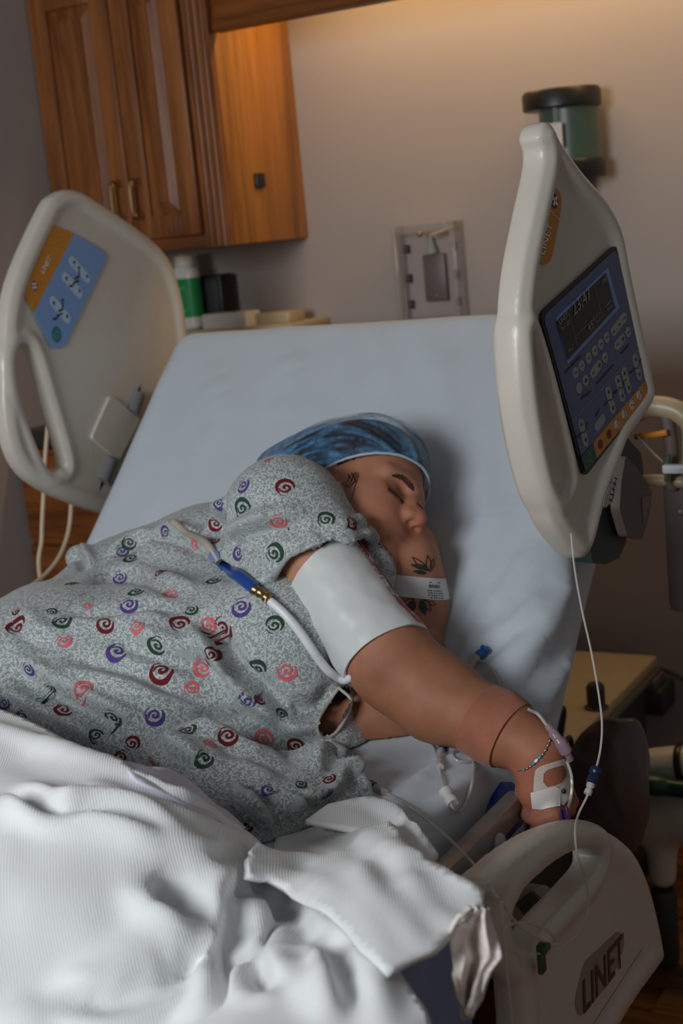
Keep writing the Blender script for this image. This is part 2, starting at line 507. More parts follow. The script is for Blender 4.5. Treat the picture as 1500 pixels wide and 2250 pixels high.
M['lcd_ink'] = plain('display_segments', lin(150, 150, 130), .4, vary=.02)
M['sheet'] = textile('white_sheet_cotton', lin(194, 203, 211), rough=.85, vary=.025)
M['mattress'] = textile('mattress_ticking', lin(176, 190, 198), rough=.6, vary=.04, bump=.1)
M['blanket'] = textile('thermal_blanket_weave', lin(226, 228, 228), rib=2600, ribdir=(.85, .5, .15), vary=.02, bump=.35, weave=600)
M['flannel'] = textile('crumpled_flannel', lin(224, 214, 208), rib=900, ribdir=(.2, .5, 1), vary=.04)
M['lilac'] = textile('lilac_white_cotton', lin(206, 204, 220), vary=.02)
M['cuff'] = plain('cuff_vinyl', lin(206, 209, 208), .38, vary=.015, bump=.08, bscale=60)
M['hose_grey'] = plain('grey_rubber_hose', lin(168, 160, 146), .5)
M['hose_white'] = plain('white_rubber_hose', lin(226, 228, 232), .35)
M['blue_conn'] = plain('blue_connector', lin(20, 66, 140), .25)
M['blue_cap'] = plain('blue_luer_cap', lin(18, 86, 150), .3)
M['navy'] = plain('navy_clamp', lin(18, 30, 64), .35)
M['bag'] = plain('blue_plastic_bag', lin(16, 52, 140), .3, vary=.15, scale=12, bump=.4, bscale=30)
M['purple'] = plain('purple_clamp', lin(70, 30, 82), .35)
M['pvc'] = clear('clear_tubing', (.66, .62, .58, 1), .06, .56)
M['pvc_pink'] = clear('clear_pinkish_hub', (.40, .28, .34, 1), .12, .6)
M['acrylic'] = clear('clear_acrylic', (.62, .56, .55, 1), .08, .22)
M['acrylic_edge'] = clear('acrylic_edge', (.46, .42, .42, 1), .1, .42)
M['clear_drum'] = clear('clear_drum', (.7, .66, .66, 1), .06, .08)
M['green'] = plain('deep_green_plastic', lin(12, 66, 42), .35, vary=.1)
M['green_label'] = plain('green_label', lin(20, 140, 72), .5, vary=.03)
M['green_clip'] = plain('green_clip', lin(54, 84, 40), .4)
M['paper'] = plain('white_paper', lin(214, 208, 202), .8, vary=.02)
M['bottle'] = clear('milky_bottle', (.80, .78, .72, 1), .3, .85)
M['cap_white'] = plain('white_cap', lin(224, 214, 196), .5)
M['counter'] = plain('dark_counter', lin(48, 46, 46), .3)
M['cream'] = plain('cream_laminate', lin(178, 162, 132), .35, vary=.03)
M['cable'] = plain('beige_cable', lin(206, 182, 152), .5)
M['orange_cable'] = plain('orange_cable', lin(214, 136, 40), .5)
M['taupe'] = plain('taupe_cover', lin(104, 92, 86), .6)
M['tape'] = clear('surgical_tape', (.82, .77, .74, 1), .45, .93)
M['tape2'] = clear('woven_tape', (.78, .68, .63, 1), .6, .72)
M['bandage'] = textile('tan_cohesive_wrap', lin(160, 102, 80), vary=.2, bump=1.0, weave=300, rough=.95)
M['band_paper'] = plain('wristband_film', lin(226, 226, 226), .4, vary=.01)
M['tattoo'] = plain('tattoo_ink', lin(52, 48, 46), .6, vary=.2, scale=300)
M['silver'] = plain('silver_chain', lin(190, 190, 190), .25, 1)
M['turq'] = plain('turquoise_bead', lin(40, 150, 180), .25)
M['gem'] = plain('white_gem', lin(240, 240, 240), .1)
M['brow'] = plain('brown_brow_hair', lin(66, 46, 36), .6, vary=.2, scale=300)
M['hair'] = plain('dark_brown_hair', lin(46, 34, 28), .5, vary=.25, scale=160)
for k, c in dict(maroon=(104, 34, 38), pink=(214, 104, 112), purple=(84, 66, 128), green=(48, 72, 58)).items():
    M['sw_'+k] = plain('swirl_'+k+'_dye', lin(*c), .9, vary=.12, scale=200, spec=.1)

def gown_material():
    t = NT('printed_gown_cotton')
    at_ = t.add('ShaderNodeAttribute'); at_.attribute_name = 'fab'
    fab = at_.outputs['Vector']; c = t.coord()
    big = t.noise(c, 9, 3)
    base = t.ramp(big.outputs[0], [(.3, lin(134, 143, 146)), (.7, lin(146, 154, 157))])
    warp = t.noise(fab, 160, 1); wv = t.vmath('SCALE', t.vmath('SUBTRACT', warp.outputs['Color'], (.5, .5, .5)).outputs[0]); wv.inputs['Scale'].default_value = .006
    tot = None
    for k, (sc, off, L, W) in enumerate([(150, 0, .42, .085), (165, 3.7, .40, .08), (190, 9.1, .42, .085), (140, 14.3, .36, .09)]):
        p = t.vmath('ADD', t.vmath('ADD', fab, wv.outputs[0]).outputs[0], (off, off*.7, 0)).outputs[0]
        ps = t.vmath('SCALE', p); ps.inputs['Scale'].default_value = sc
        v = t.add('ShaderNodeTexVoronoi', voronoi_dimensions='2D'); v.inputs['Scale'].default_value = 1; t.lk(ps.outputs[0], v.inputs['Vector'])
        lc = t.vmath('SUBTRACT', ps.outputs[0], v.outputs['Position']).outputs[0]
        sp = t.add('ShaderNodeSeparateXYZ'); t.lk(lc, sp.inputs[0])
        sc_ = t.add('ShaderNodeSeparateColor'); t.lk(v.outputs['Color'], sc_.inputs[0])
        an = t.math('MULTIPLY', sc_.outputs[0], 6.283); ca = t.math('COSINE', an); sa = t.math('SINE', an)
        al = t.math('ADD', t.math('MULTIPLY', sp.outputs[0], ca), t.math('MULTIPLY', sp.outputs[1], sa))
        pe = t.math('SUBTRACT', t.math('MULTIPLY', sp.outputs[1], ca), t.math('MULTIPLY', sp.outputs[0], sa))
        cv = t.math('MULTIPLY', t.math('MULTIPLY', al, al), t.math('MULTIPLY', t.math('SUBTRACT', sc_.outputs[1], .5), 3.))
        pe = t.math('ABSOLUTE', t.math('ADD', pe, cv)); al = t.math('ABSOLUTE', al)
        mk = t.math('MULTIPLY', t.math('LESS_THAN', pe, W), t.math('LESS_THAN', al, L))
        tot = mk if tot is None else t.math('MAXIMUM', tot, mk)
    col = t.mix(t.math('MULTIPLY', tot, .62), base, lin(222, 224, 218))
    t.lk(col, t.b.inputs['Base Color']); t.set(Roughness=.9, Specular_IOR_Level=.15, Sheen_Weight=.15)
    t.bump(t.noise(c, 800, 2).outputs[0], .2, .0005)
    return t.m
M['gown'] = gown_material()

def skin_material():
    t = NT('skin'); c = t.coord()
    at_ = t.add('ShaderNodeAttribute'); at_.attribute_name = 'tone'
    n1 = t.noise(c, 45, 4); n2 = t.noise(c, 420, 2)
    mot = t.ramp(n1.outputs[0], [(.3, (.90, .86, .84, 1)), (.7, (1.06, 1.03, 1.02, 1))])
    col = t.mix(1.0, at_.outputs['Color'], mot, 'MULTIPLY')
    fr = t.ramp(n2.outputs[0], [(.66, (1, 1, 1, 1)), (.78, (.90, .84, .80, 1))])
    col = t.mix(1.0, col, fr, 'MULTIPLY')
    t.lk(col, t.b.inputs['Base Color'])
    t.set(Roughness=.58, Specular_IOR_Level=.3, Subsurface_Weight=.12, Subsurface_Scale=.008)
    t.b.inputs['Subsurface Radius'].default_value = (1, .35, .2)
    t.bump(n2.outputs[0], .12, .0006); return t.m
M['skin'] = skin_material()

def cap_material():
    """thin blue non-woven: see-through where single, denser along the pleats"""
    t = NT('blue_bouffant_film'); c = t.coord()
    at_ = t.add('ShaderNodeAttribute'); at_.attribute_name = 'pleat'
    n = t.noise(c, 40, 4, .6, .6)
    t.lk(t.ramp(n.outputs[0], [(.3, lin(52, 104, 150)), (.7, lin(110, 158, 196))]), t.b.inputs['Base Color'])
    a = t.math('ADD', t.math('MULTIPLY', n.outputs[0], .55), t.math('MULTIPLY', at_.outputs['Fac'], 1.0))
    t.lk(t.math('MINIMUM', t.math('MAXIMUM', t.math('SUBTRACT', a, .46), .08), .90), t.b.inputs['Alpha'])
    t.set(Roughness=.7, Specular_IOR_Level=.2)
    t.bump(t.noise(c, 500, 2).outputs[0], .2, .0005); return t.m
M['cap'] = cap_material()

# ------------------------------------------------------------------ the room
FLOOR_Z = 0.10; WALL_Y = 2.75; LEFT_X = -2.043
def slab(name, lo, hi, mat, kind='structure', parent=None, bev=0, **kw):
    lo, hi = np.array(lo, float), np.array(hi, float)
    return MB().box((lo+hi)/2, hi-lo, bev=bev).build(name, mat, parent, kind=kind, **kw)
slab('wall_back', (LEFT_X-.1, WALL_Y, FLOOR_Z-.05), (1.5, WALL_Y+.1, 2.6), M['wall'])
slab('wall_left', (LEFT_X-.1, -1.2, FLOOR_Z-.05), (LEFT_X, WALL_Y, 2.6), M['wall'])
fl = slab('floor', (LEFT_X, -.6, FLOOR_Z-.05), (1.0, WALL_Y, FLOOR_Z-.006), M['floorwood'])
random.seed(4)
pk = None; row = 0; y = 1.46
me_cache = []
for L in (.62, .9, 1.2):
    b = MB().box((0, 0, 0), (L-.003, .083, .012), bev=.0015, seg=1)
    bmesh.ops.recalc_face_normals(b.b, faces=b.b.faces); me = bpy.data.meshes.new('plank'); b.b.to_mesh(me); b.b.free(); me_cache.append((L, me))
floor_mats = [wood('floor_plank_'+n, lin(*d), lin(*l), 'x', .3) for n, d, l in (('brown', (76, 46, 24), (158, 104, 56)), ('dark', (62, 38, 20), (132, 86, 46)), ('amber', (90, 54, 26), (180, 118, 60)))]
while y < WALL_Y-.02:
    x = -1.45+.37*(row % 3)
    while x < -.1:
        k = random.randrange(3); L, me = me_cache[k]
        o = bpy.data.objects.new('plank', me.copy() if False else me); COL.objects.link(o); o.parent = fl
        o.location = (x+L/2-fl.location.x, y-fl.location.y, FLOOR_Z-.006-fl.location.z)
        if not me.materials: me.materials.append(floor_mats[k])
        o.material_slots[0].link = 'OBJECT'; o.material_slots[0].material = floor_mats[random.randrange(3)]
        x += L
    y += .0845; row += 1
slab('baseboard_back', (LEFT_X, WALL_Y-.016, FLOOR_Z), (1.0, WALL_Y, FLOOR_Z+.11), M['oak_x'], bev=.004)

# wall cabinet: carcass, two raised-panel doors, fluted pilaster
CX0, CX1, CYF, CZ0, CZ1 = LEFT_X+.002, -1.602, 2.452, 1.42, 2.02
cab = empty('wall_cabinet', ((CX0+CX1)/2, 2.6, CZ0), label='honey oak wall cabinet with two raised panel doors and fluted corner post', cat='cabinet')
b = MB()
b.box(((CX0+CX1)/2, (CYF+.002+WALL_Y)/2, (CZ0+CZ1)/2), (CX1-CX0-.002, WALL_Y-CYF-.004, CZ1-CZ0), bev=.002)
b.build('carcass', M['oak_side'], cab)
b = MB()                                                        # face frame rail under the doors
b.box(((CX0-1.662)/2, CYF-.004, CZ0+.014), (-1.662-CX0, .016, .028), bev=.003).build('face_frame', M['oak_x'], cab)
# pilaster with flutes
prof = [(-1.662, CYF-.004)]
for k in range(3):
    xc = -1.647+.0155*k
    for a in np.linspace(math.pi, 2*math.pi, 7): prof.append((xc+.0055*math.cos(a), CYF-.014-.0055*math.sin(a)*-1 if False else CYF-.014+.0050*(-math.sin(a))))
prof = [(-1.662, CYF), (-1.662, CYF-.014)]+prof[1:]+[(-1.602, CYF-.014), (-1.602, CYF)]
MB().prism([(x, y, CZ0) for x, y in prof], (0, 0, CZ1-CZ0)).build('fluted_pilaster', M['oak_z'], cab, autosmooth=50)
def cab_door(x0, x1, z0, z1, hx):
    yf = CYF-.006
    b = MB(); st = .046
    for (a0, a1, c0, c1) in ((x0, x0+st, z0, z1), (x1-st, x1, z0, z1), (x0+st-.002, x1-st+.002, z0, z0+st), (x0+st-.002, x1-st+.002, z1-st, z1)):
        b.box(((a0+a1)/2, yf-.009, (c0+c1)/2), (a1-a0, .018, c1-c0), bev=.003)
    b.box(((x0+x1)/2, yf-.004, (z0+z1)/2), (x1-x0-.02, .006, z1-z0-.02))
    d = b.build('door', M['oak_z'], cab)
    # raised panel with a broad chamfer
    px0, px1, pz0, pz1 = x0+st+.004, x1-st-.004, z0+st+.004, z1-st-.004
    bm = MB(); c = .022
    o4 = [bm.b.verts.new((x, yf-.007, z)) for x, z in ((px0, pz0), (px1, pz0), (px1, pz1), (px0, pz1))]
    i4 = [bm.b.verts.new((x, yf-.0165, z)) for x, z in ((px0+c, pz0+c), (px1-c, pz0+c), (px1-c, pz1-c), (px0+c, pz1-c))]
    k4 = [bm.b.verts.new((v.co.x, yf-.0135, v.co.z)) for v in i4]
    for ring in ((o4, k4), (k4, i4)):
        for i in range(4): bm.b.faces.new((ring[0][i], ring[0][(i+1) % 4], ring[1][(i+1) % 4], ring[1][i]))
    bm.b.faces.new(i4); bm.b.faces.new(o4[::-1])
    bm.build('raised_panel', M['oak_z'], d, smooth=False)
    h = MB(); hy = yf-.045
    h.tube(spline([(hx, yf-.018, 1.497), (hx, hy+.006, 1.494), (hx, hy, 1.500), (hx, hy-.002, 1.530), (hx, hy, 1.562), (hx, hy+.006, 1.568), (hx, yf-.018, 1.565)], 5), .0045, 8)
    h.cyl((hx, yf-.018, 1.497), (hx, yf-.021, 1.497), .009); h.cyl((hx, yf-.018, 1.565), (hx, yf-.021, 1.565), .009)
    h.build('pull_handle', M['brass'], d, label='slim worn brass bar pull')
cab_door(CX0+.002, -1.8335, 1.447, 1.974, -1.856)
cab_door(-1.8305, -1.666, 1.447, 1.974, -1.807)
q = onX(568, 397, CX1)
MB().box((CX1+.0035, q[1], q[2]), (.007, .033, .030), bev=.002).build('cable_plate', M['black'], cab, label='small square black plate on cabinet side')

# light valance running from the cabinet over the bed
val = empty('light_valance', (-.4, 2.46, 1.83), label='oak valance board bridging from the wall cabinet above the warm light', cat='valance')
MB().box((-.50, 2.463, 1.935), (2.196, .02, .21), bev=.003).build('board', M['oak_x'], val)
MB().box((-.50, 2.456, 1.842), (2.196, .034, .024), bev=.008).build('lower_moulding', M['oak_x'], val)

# base cabinet in the left corner
bc = empty('base_cabinet', (-1.83, 2.5, FLOOR_Z), label='dark topped oak base cabinet in the left corner behind the bed rail', cat='cabinet')
CT = 1.085
MB().box((-1.835, 2.485, (FLOOR_Z+CT-.04)/2), (.41, .52, CT-.04-FLOOR_Z), bev=.003).build('carcass', M['oak_x'], bc)
MB().box((-1.828, 2.482, CT-.018), (.425, .535, .036), bev=.006).build('countertop', M['counter'], bc)
for z0, z1 in ((.86, 1.035), (.66, .845), (.44, .645), (.16, .425)):
    d = MB().box((-1.835, 2.217, (z0+z1)/2), (.395, .018, z1-z0), bev=.004).build('drawer_front', M['oak_x'], bc)

# shelf behind the bed head with the things on it
sh = empty('wall_shelf', (-1.8, 2.66, 1.20), label='narrow cream shelf on the back wall behind the mattress head', cat='shelf')
MB().box((-1.796, 2.665, 1.2365), (.455, .166, .017), bev=.003).build('shelf_board', M['cream'], sh)
for x in (-1.93, -1.66): MB().prism([(x-.006, WALL_Y, 1.228), (x-.006, WALL_Y-.13, 1.228), (x-.006, WALL_Y, 1.12)], (.012, 0, 0)).build('bracket', M['cream'], sh, smooth=False)
ST = 1.245
bt = onY(421, 715, 2.64)
bo = empty('lotion_bottle', (bt[0], 2.64, ST), label='milky bottle with green label and pale cap on the shelf', cat='bottle')
def rrect(x, w, d, z, r, n=5):
    out = []
    for sx, sy, a0 in ((1, 1, 0), (-1, 1, 90), (-1, -1, 180), (1, -1, 270)):
        for k in range(n):
            a = math.radians(a0+90*k/(n-1)); out.append((x[0]+sx*(w/2-r)+r*math.cos(a), x[1]+sy*(d/2-r)+r*math.sin(a), z))
    return out
def loft(rings, cap=True):
    b = MB(); R = [[b.b.verts.new(p) for p in r] for r in rings]
    for a, c in zip(R, R[1:]):
        n = len(a)
        for i in range(n): b.b.faces.new((a[i], a[(i+1) % n], c[(i+1) % n], c[i]))
    if cap: b.b.faces.new(R[0][::-1]); b.b.faces.new(R[-1])
    return b
x0 = (bt[0], 2.64); BW = .060
loft([rrect(x0, w_, w_*.72, ST+z, .016 if w_ > .05 else .010) for w_, z in ((.052, 0), (BW, .004), (BW, .122), (.056, .131), (.044, .137), (.040, .139))]).build('bottle_body', M['bottle'], bo)
MB().lathe([(.0205, 0), (.0225, .001), (.0225, .020), (.0215, .0235), (.018, .025)], (x0[0], x0[1], ST+.139), n=28).build('cap', M['cap_white'], bo)
lab = loft([[(p[0], p[1], p[2]) for p in rrect(x0, BW+.001, BW*.72+.001, ST+z, .0165)] for z in (.026, .112)], cap=False).build('label', M['green_label'], bo)
b = MB()                                                        # ring printed on the label
yy = 2.64-BW*.36-.0015
b.tube([(x0[0]+.004+.022*math.cos(a), yy, ST+.066+.026*math.sin(a)) for a in np.linspace(math.radians(75), math.radians(285), 24)], .0016, 6)
for k in range(6): b.tube([(x0[0]+.010+.002*(k % 2), yy, ST+.046+k*.0075), (x0[0]+.017, yy, ST+.050+k*.0075)], .0012, 6)
b.build('label_print', plain('pale_green_print', lin(120, 196, 140), .5), bo)
q0 = onY(447, 605, 2.69); q1 = onY(496, 672, 2.69)
dk = empty('dark_box', ((q0[0]+q1[0])/2, 2.70, ST), label='small black box standing behind the bottle on the shelf', cat='box')
MB().box(((q0[0]+q1[0])/2-.004, 2.703, (q0[2]+ST)/2), (abs(q1[0]-q0[0])+.012, .055, q0[2]-ST), bev=.004).build('casing', M['black'], dk)
MB().box(((q0[0]+q1[0])/2-.004, 2.6745, (q0[2]+ST)/2), (abs(q1[0]-q0[0])-.006, .003, q0[2]-ST-.02), bev=.001).build('front_panel', M['dgrey'], dk)
q0 = onY(462, 690, 2.62); q1 = onY(556, 672, 2.62)
ct = empty('paper_carton', ((q0[0]+q1[0])/2, 2.62, ST), label='flat white paper carton lying on the shelf right of the bottle', cat='carton')
MB().box(((q0[0]+q1[0])/2, 2.615, ST+.016), (q1[0]-q0[0], .06, .032), bev=.002).build('carton_body', M['paper'], ct)
MB().box(((q0[0]+q1[0])/2+.02, 2.615, ST+.0325), (.03, .058, .001)).build('flap_tape', M['cream'], ct)
q1 = onY(648, 690, 2.66)
MB().box((q1[0]-.04, 2.66, ST+.012), (.09, .07, .024), bev=.003).build('small_tray', M['cream'], None, label='shallow cream tray at the right end of the wall shelf', cat='tray')

# foam dispenser on the wall
dx, dy = -.978, WALL_Y-.066
ds = empty('soap_dispenser', (dx, WALL_Y, 1.46), label='green foam dispenser with black lid mounted on the back wall', cat='dispenser')
def dring(r, z, n=36, yb=.066): return [(dx+r*math.cos(a), dy+(min(r*math.sin(a), yb)), z) for a in np.linspace(0, 2*math.pi, n, endpoint=False)]
loft([dring(.072, 1.614), dring(.075, 1.617), dring(.075, 1.644), dring(.071, 1.650)]).build('lid', M['black'], ds)
loft([dring(.0715, 1.515), dring(.0715, 1.616)], cap=False).build('clear_drum', M['clear_drum'], ds)
loft([[(dx+.010+.056*math.cos(a), dy+.004+.052*math.sin(a), z) for a in np.linspace(0, 2*math.pi, 32, endpoint=False)] for z in (1.516, 1.612)]).build('green_cartridge', M['green'], ds)
loft([dring(.074, 1.482), dring(.076, 1.486), dring(.076, 1.512), dring(.073, 1.517)]).build('base', M['black'], ds)
MB().lathe([(.030, 0), (.033, .004), (.036, .022)], (dx+.006, dy-.008, 1.460)).build('spout', M['green'], ds)
MB().box((dx+.006, dy-.034, 1.474), (.040, .014, .010), bev=.002).build('push_bar', M['paper'], ds)
th = np.linspace(math.radians(218), math.radians(288), 14)
loft([[(dx+.0722*math.cos(a), dy+.0722*math.sin(a), z) for a in th]+[(dx+.0728*math.cos(a), dy+.0728*math.sin(a), z) for a in th[::-1]] for z in (1.541, 1.586)]).build('paper_label', M['paper'], ds)
b = MB()                                                        # faint handwriting
for z, (a0, a1) in ((1.575, (228, 262)), (1.5665, (248, 280)), (1.560, (230, 254))):
    b.tube([(dx+.0731*math.cos(math.radians(a)), dy+.0731*math.sin(math.radians(a)), z+.0012*math.sin(a*1.3)+.0006*math.sin(a*3.1)) for a in np.linspace(a0, a1, 40)], .0006, 5)
b.build('handwriting', M['dgrey'], ds)

# clear wall holder
hx0, hx1, hz0, hz1 = -1.378, -1.232, 1.215, 1.426
ho = empty('clear_wall_holder', ((hx0+hx1)/2, WALL_Y, hz0), label='clear acrylic holder on the back wall with a grey plate inside', cat='holder')
MB().box(((hx0+hx1)/2, WALL_Y-.003, (hz0+hz1)/2), (hx1-hx0, .005, hz1-hz0), bev=.001).build('back_plate', M['acrylic'], ho)
for (a0, a1, c0, c1) in ((hx0, hx0+.012, hz0, hz1), (hx1-.012, hx1, hz0, hz1), (hx0+.012, hx1-.012, hz0, hz0+.016), (hx0+.012, hx1-.012, hz1-.020, hz1)):
    MB().box(((a0+a1)/2, WALL_Y-.028, (c0+c1)/2), (a1-a0, .044, c1-c0), bev=.002).build('holder_side', M['acrylic_edge'], ho)
q0 = onY(928, 560, WALL_Y-.012); q1 = onY(985, 660, WALL_Y-.012)
gp = MB().box(((q0[0]+q1[0])/2, WALL_Y-.011, (q0[2]+q1[2])/2), (q1[0]-q0[0], .010, q0[2]-q1[2]), bev=.003).build('grey_plate', plain('grey_plate_paint', lin(104, 92, 90), .45), ho)
for z in (q0[2]-.012, q1[2]+.012): MB().ball(((q0[0]+q1[0])/2, WALL_Y-.0165, z), .003, (1, .5, 1)).build('screw', M['brass'], gp)
q = onY(946, 536, WALL_Y-.02)
MB().lathe([(.0125, 0), (.010, .010), (.006, .022), (.0045, .024), (.0045, .033), (.002, .035)], (q[0], WALL_Y-.018, q[2]-.02)).build('nozzle', plain('pale_grey_nozzle', lin(150, 156, 154), .35), ho)
q = onY(925, 514, WALL_Y-.045); MB().ball((q[0], WALL_Y-.052, q[2]), .006).build('screw', M['brass'], ho)
q = onY(960, 512, WALL_Y-.052)
MB().tube(spline([(q[0]-.02, WALL_Y-.048, q[2]-.004), (q[0], WALL_Y-.05, q[2]), (q[0]+.035, WALL_Y-.046, q[2]+.010)], 6), .003, 8).build('retaining_strip', M['cream'], ho)
MB().box(((hx0+hx1)/2+.004, WALL_Y-.051, hz0+.006), (.062, .002, .009)).build('red_label', M['red_ink'], ho, label='small red strip label along the bottom')
for x in (hx0+.018, hx1-.018):
    for z in (hz0+.045, hz0+.10, hz1-.05): MB().box((x, WALL_Y-.012, z), (.008, .014, .018), bev=.002).build('clip', M['dgrey'], ho)

# ------------------------------------------------------------------ bed geometry
HX, HY, HZ, TILT = -1.11, 1.574, .77, math.radians(43)          # hinge of the raised back section, on the mattress top
S_AX = A(0, math.cos(TILT), math.sin(TILT)); S_N = A(0, -math.sin(TILT), math.cos(TILT))
MW, MT, BL = .42, .14, .75                                       # half width, thickness, back length
_Rb = np.stack([A(1, 0, 0), S_AX, S_N], 1)
def mat_prims(g=0.0):
    c1 = A(HX, HY, HZ)+S_AX*(BL/2-.05)-S_N*MT/2
    return [p_box(A(HX, (.42+HY+.05)/2, HZ-MT/2), A(MW+g, (HY+.05-.42)/2+g, MT/2+g), .035, k=0),
            p_box(c1, A(MW+g, BL/2+.05+g, MT/2+g), .045, _Rb, k=.06)]
F_MAT = Field(mat_prims(0)); F_SHEET = Field(mat_prims(.006))
bed = empty('hospital_bed', (HX, 1.3, FLOOR_Z), label='cream hospital bed with raised head section and moulded side rails', cat='bed')

mt_o, _, _ = sculpt('mattress', F_MAT, (-1.56, .38, .58), (-.66, 2.30, 1.34), .010, M['mattress'], smooth=1, label='pale blue grey mattress under the white sheet, edge showing near the hand', cat='mattress')

# fitted sheet: hugs the mattress, pulled into wrinkles towards its right edge
WR = [  # crest lines on the photograph, height, width
 ([(1262, 1405), (1205, 1504), (1165, 1575)], 0.0203, .012), ([(1229, 1368), (1155, 1423), (1097, 1504), (1075, 1560)], 0.0159, .016),
 ([(1185, 1400), (1110, 1455), (1045, 1505)], 0.0116, .012), ([(1250, 1330), (1180, 1400), (1130, 1470), (1100, 1540)], 0.0145, .012),
 ([(1240, 1460), (1195, 1540), (1168, 1590)], 0.0174, .009), ([(1262, 1250), (1215, 1330), (1140, 1400)], 0.0145, .018),
 ([(1180, 1180), (1120, 1280), (1050, 1370)], 0.0087, .018), ([(1120, 1080), (1070, 1190), (1010, 1300)], 0.0058, .022),
 ([(1210, 1290), (1150, 1350), (1060, 1430)], 0.0101, .013), ([(1049, 1372), (1023, 1442), (1000, 1480)], 0.0087, .012),
 ([(770, 714), (764, 760), (742, 830)], .003, .014), ([(805, 714), (840, 780), (850, 880)], .0025, .020),
 ([(700, 705), (640, 800), (600, 920)], 0.0058, .028), ([(900, 705), (960, 800), (985, 930), (990, 1050)], 0.0058, .028),
 ([(560, 715), (480, 850), (420, 990)], 0.0058, .028), ([(380, 780), (340, 900), (290, 1020)], .004, .02),
 ([(870, 1760), (960, 1690), (1060, 1650)], 0.0101, .012), ([(920, 1800), (1000, 1735), (1070, 1690)], 0.0087, .010), ([(950, 1680), (1010, 1640), (1075, 1612)], 0.0101, .011),
 ([(1255, 1420), (1200, 1515), (1168, 1580)], .007, .006), ([(1240, 1375), (1175, 1445), (1118, 1535)], .006, .006), ([(1215, 1340), (1120, 1430), (1060, 1490)], .006, .007), ([(1200, 1230), (1110, 1350), (1020, 1460)], .005, .008), ([(1130, 1180), (1050, 1310), (1000, 1400)], .004, .008), ([(1240, 1500), (1205, 1560), (1175, 1600)], .007, .006), ([(1090, 1000), (1060, 1120), (1010, 1230)], .004, .010),
 ([(900, 1830), (960, 1790), (1020, 1740)], 0.0072, .008),
]
def sheet_edit(V, N, Q):
    for ln, a, wd in WR: crest(V, N, marchN(F_SHEET, ln), a, wd)
    V += N*(.0022*noise3(V*A(1, .35, .35), 16, 3))[:, None]
    V += N*np.maximum(.002-F_MAT(V), 0)[:, None]
    # sag along the top edge of the head end
    return V
def sheet_keep(V, N):
    u = (V-A(HX, HY, HZ))@S_AX; nn = (V-A(HX, HY, HZ))@S_N
    back = (V[:, 1] > HY-.02)
    lowseat = (~back) & (V[:, 2] < HZ-.062)
    under = (N@S_N < -.6) & back & (nn < -MT*.8)
    return ~(lowseat | under)
sh_o, SV, SQ = sculpt('fitted_sheet', F_SHEET, (-1.57, .38, .58), (-.65, 2.32, 1.36), .007, M['sheet'], smooth=3, edit=sheet_edit, keep=sheet_keep, label='white fitted sheet stretched over the raised mattress head', cat='sheet')
SHEET_BVH = BVHTree.FromPolygons(SV.tolist(), SQ.tolist())

# ------------------------------------------------------------------ side rails
class Plate:
    """a plane with in-plane axes (a, up) and outward normal n"""
    def __init__(s, p0, a, n, up=(0, 0, 1)): s.p0, s.a, s.n, s.up = np.asarray(p0, float), np.asarray(a, float), np.asarray(n, float), np.asarray(up, float)
    def w(s, st, off=0.): return s.p0+s.a*st[0]+s.up*st[1]+s.n*off
    def px(s, x, y, off=0.):
        q = onp(x, y, s.p0+s.n*off, s.n)-s.p0
        return A(q@s.a, q@s.up)
    def pxs(s, pts, off=0.): return [s.px(x, y, off) for x, y in pts]
def rail_body(name, pl, outline, hole, thick, rim, panel_lo, panel_hi, parent, mat, h=.0035, wc=None, k=.008, holerim=None, extra=None, **kw):
    out = closed_spline(outline, 5) ; ho_ = closed_spline(hole, 5) if hole is not None else None
    lo2 = out.min(0)-.02; hi2 = out.max(0)+.02
    ns, nz = int((hi2[0]-lo2[0])/h)+2, int((hi2[1]-lo2[1])/h)+2
    gs, gz = np.meshgrid(lo2[0]+h*np.arange(ns), lo2[1]+h*np.arange(nz), indexing='ij')
    P2 = np.stack([gs.ravel(), gz.ravel()], 1)
    d2 = poly_sdf(P2, out).reshape(ns, nz, 1); dh = poly_sdf(P2, ho_).reshape(ns, nz, 1) if hole is not None else None
    wlo, whi = -thick/2-.014, thick/2+.014
    nw = int((whi-wlo)/h)+2; W = (wlo+h*np.arange(nw))[None, None, :]
    r = thick/2
    pc, pt = (panel_lo+panel_hi)/2, (panel_hi-panel_lo)/2
    qa = np.maximum(d2+rim*.5, 0)*0+d2+.003; qb = np.abs(W-pc)-pt
    panel = np.minimum(np.maximum(qa, qb), 0)+np.sqrt(np.maximum(qa, 0)**2+np.maximum(qb, 0)**2)-.002
    e1 = np.sqrt(((d2+rim)/rim*r)**2*np.where(np.abs(d2) > 0, 1, 1)+W**2)-r
    e1 = e1*np.minimum(1, rim/r)
    D = smin(panel+0*W, e1, k)
    if hole is not None:
        hr = holerim or rim
        D = smax(D, -(dh+0*W), .004)
        e2 = (np.sqrt(((dh-hr)/hr*r)**2+W**2)-r)*np.minimum(1, hr/r)
        D = smin(D, e2, k)
        D = np.maximum(D, -(dh+.001)+0*W)
    if extra is not None: D = extra(D, gs[:, :, None], gz[:, :, None], W)
    V, Q = extract(D.astype(np.float32), A(lo2[0], lo2[1], wlo), h, 2)
    Vw = pl.p0+V[:, :1]*pl.a+V[:, 1:2]*pl.up+V[:, 2:3]*pl.n
    if np.dot(np.cross(pl.a, pl.up), pl.n) < 0: Q = Q[:, ::-1]
    return link(name, mesh_np(name, Vw, quads=Q), mat, parent, **kw)
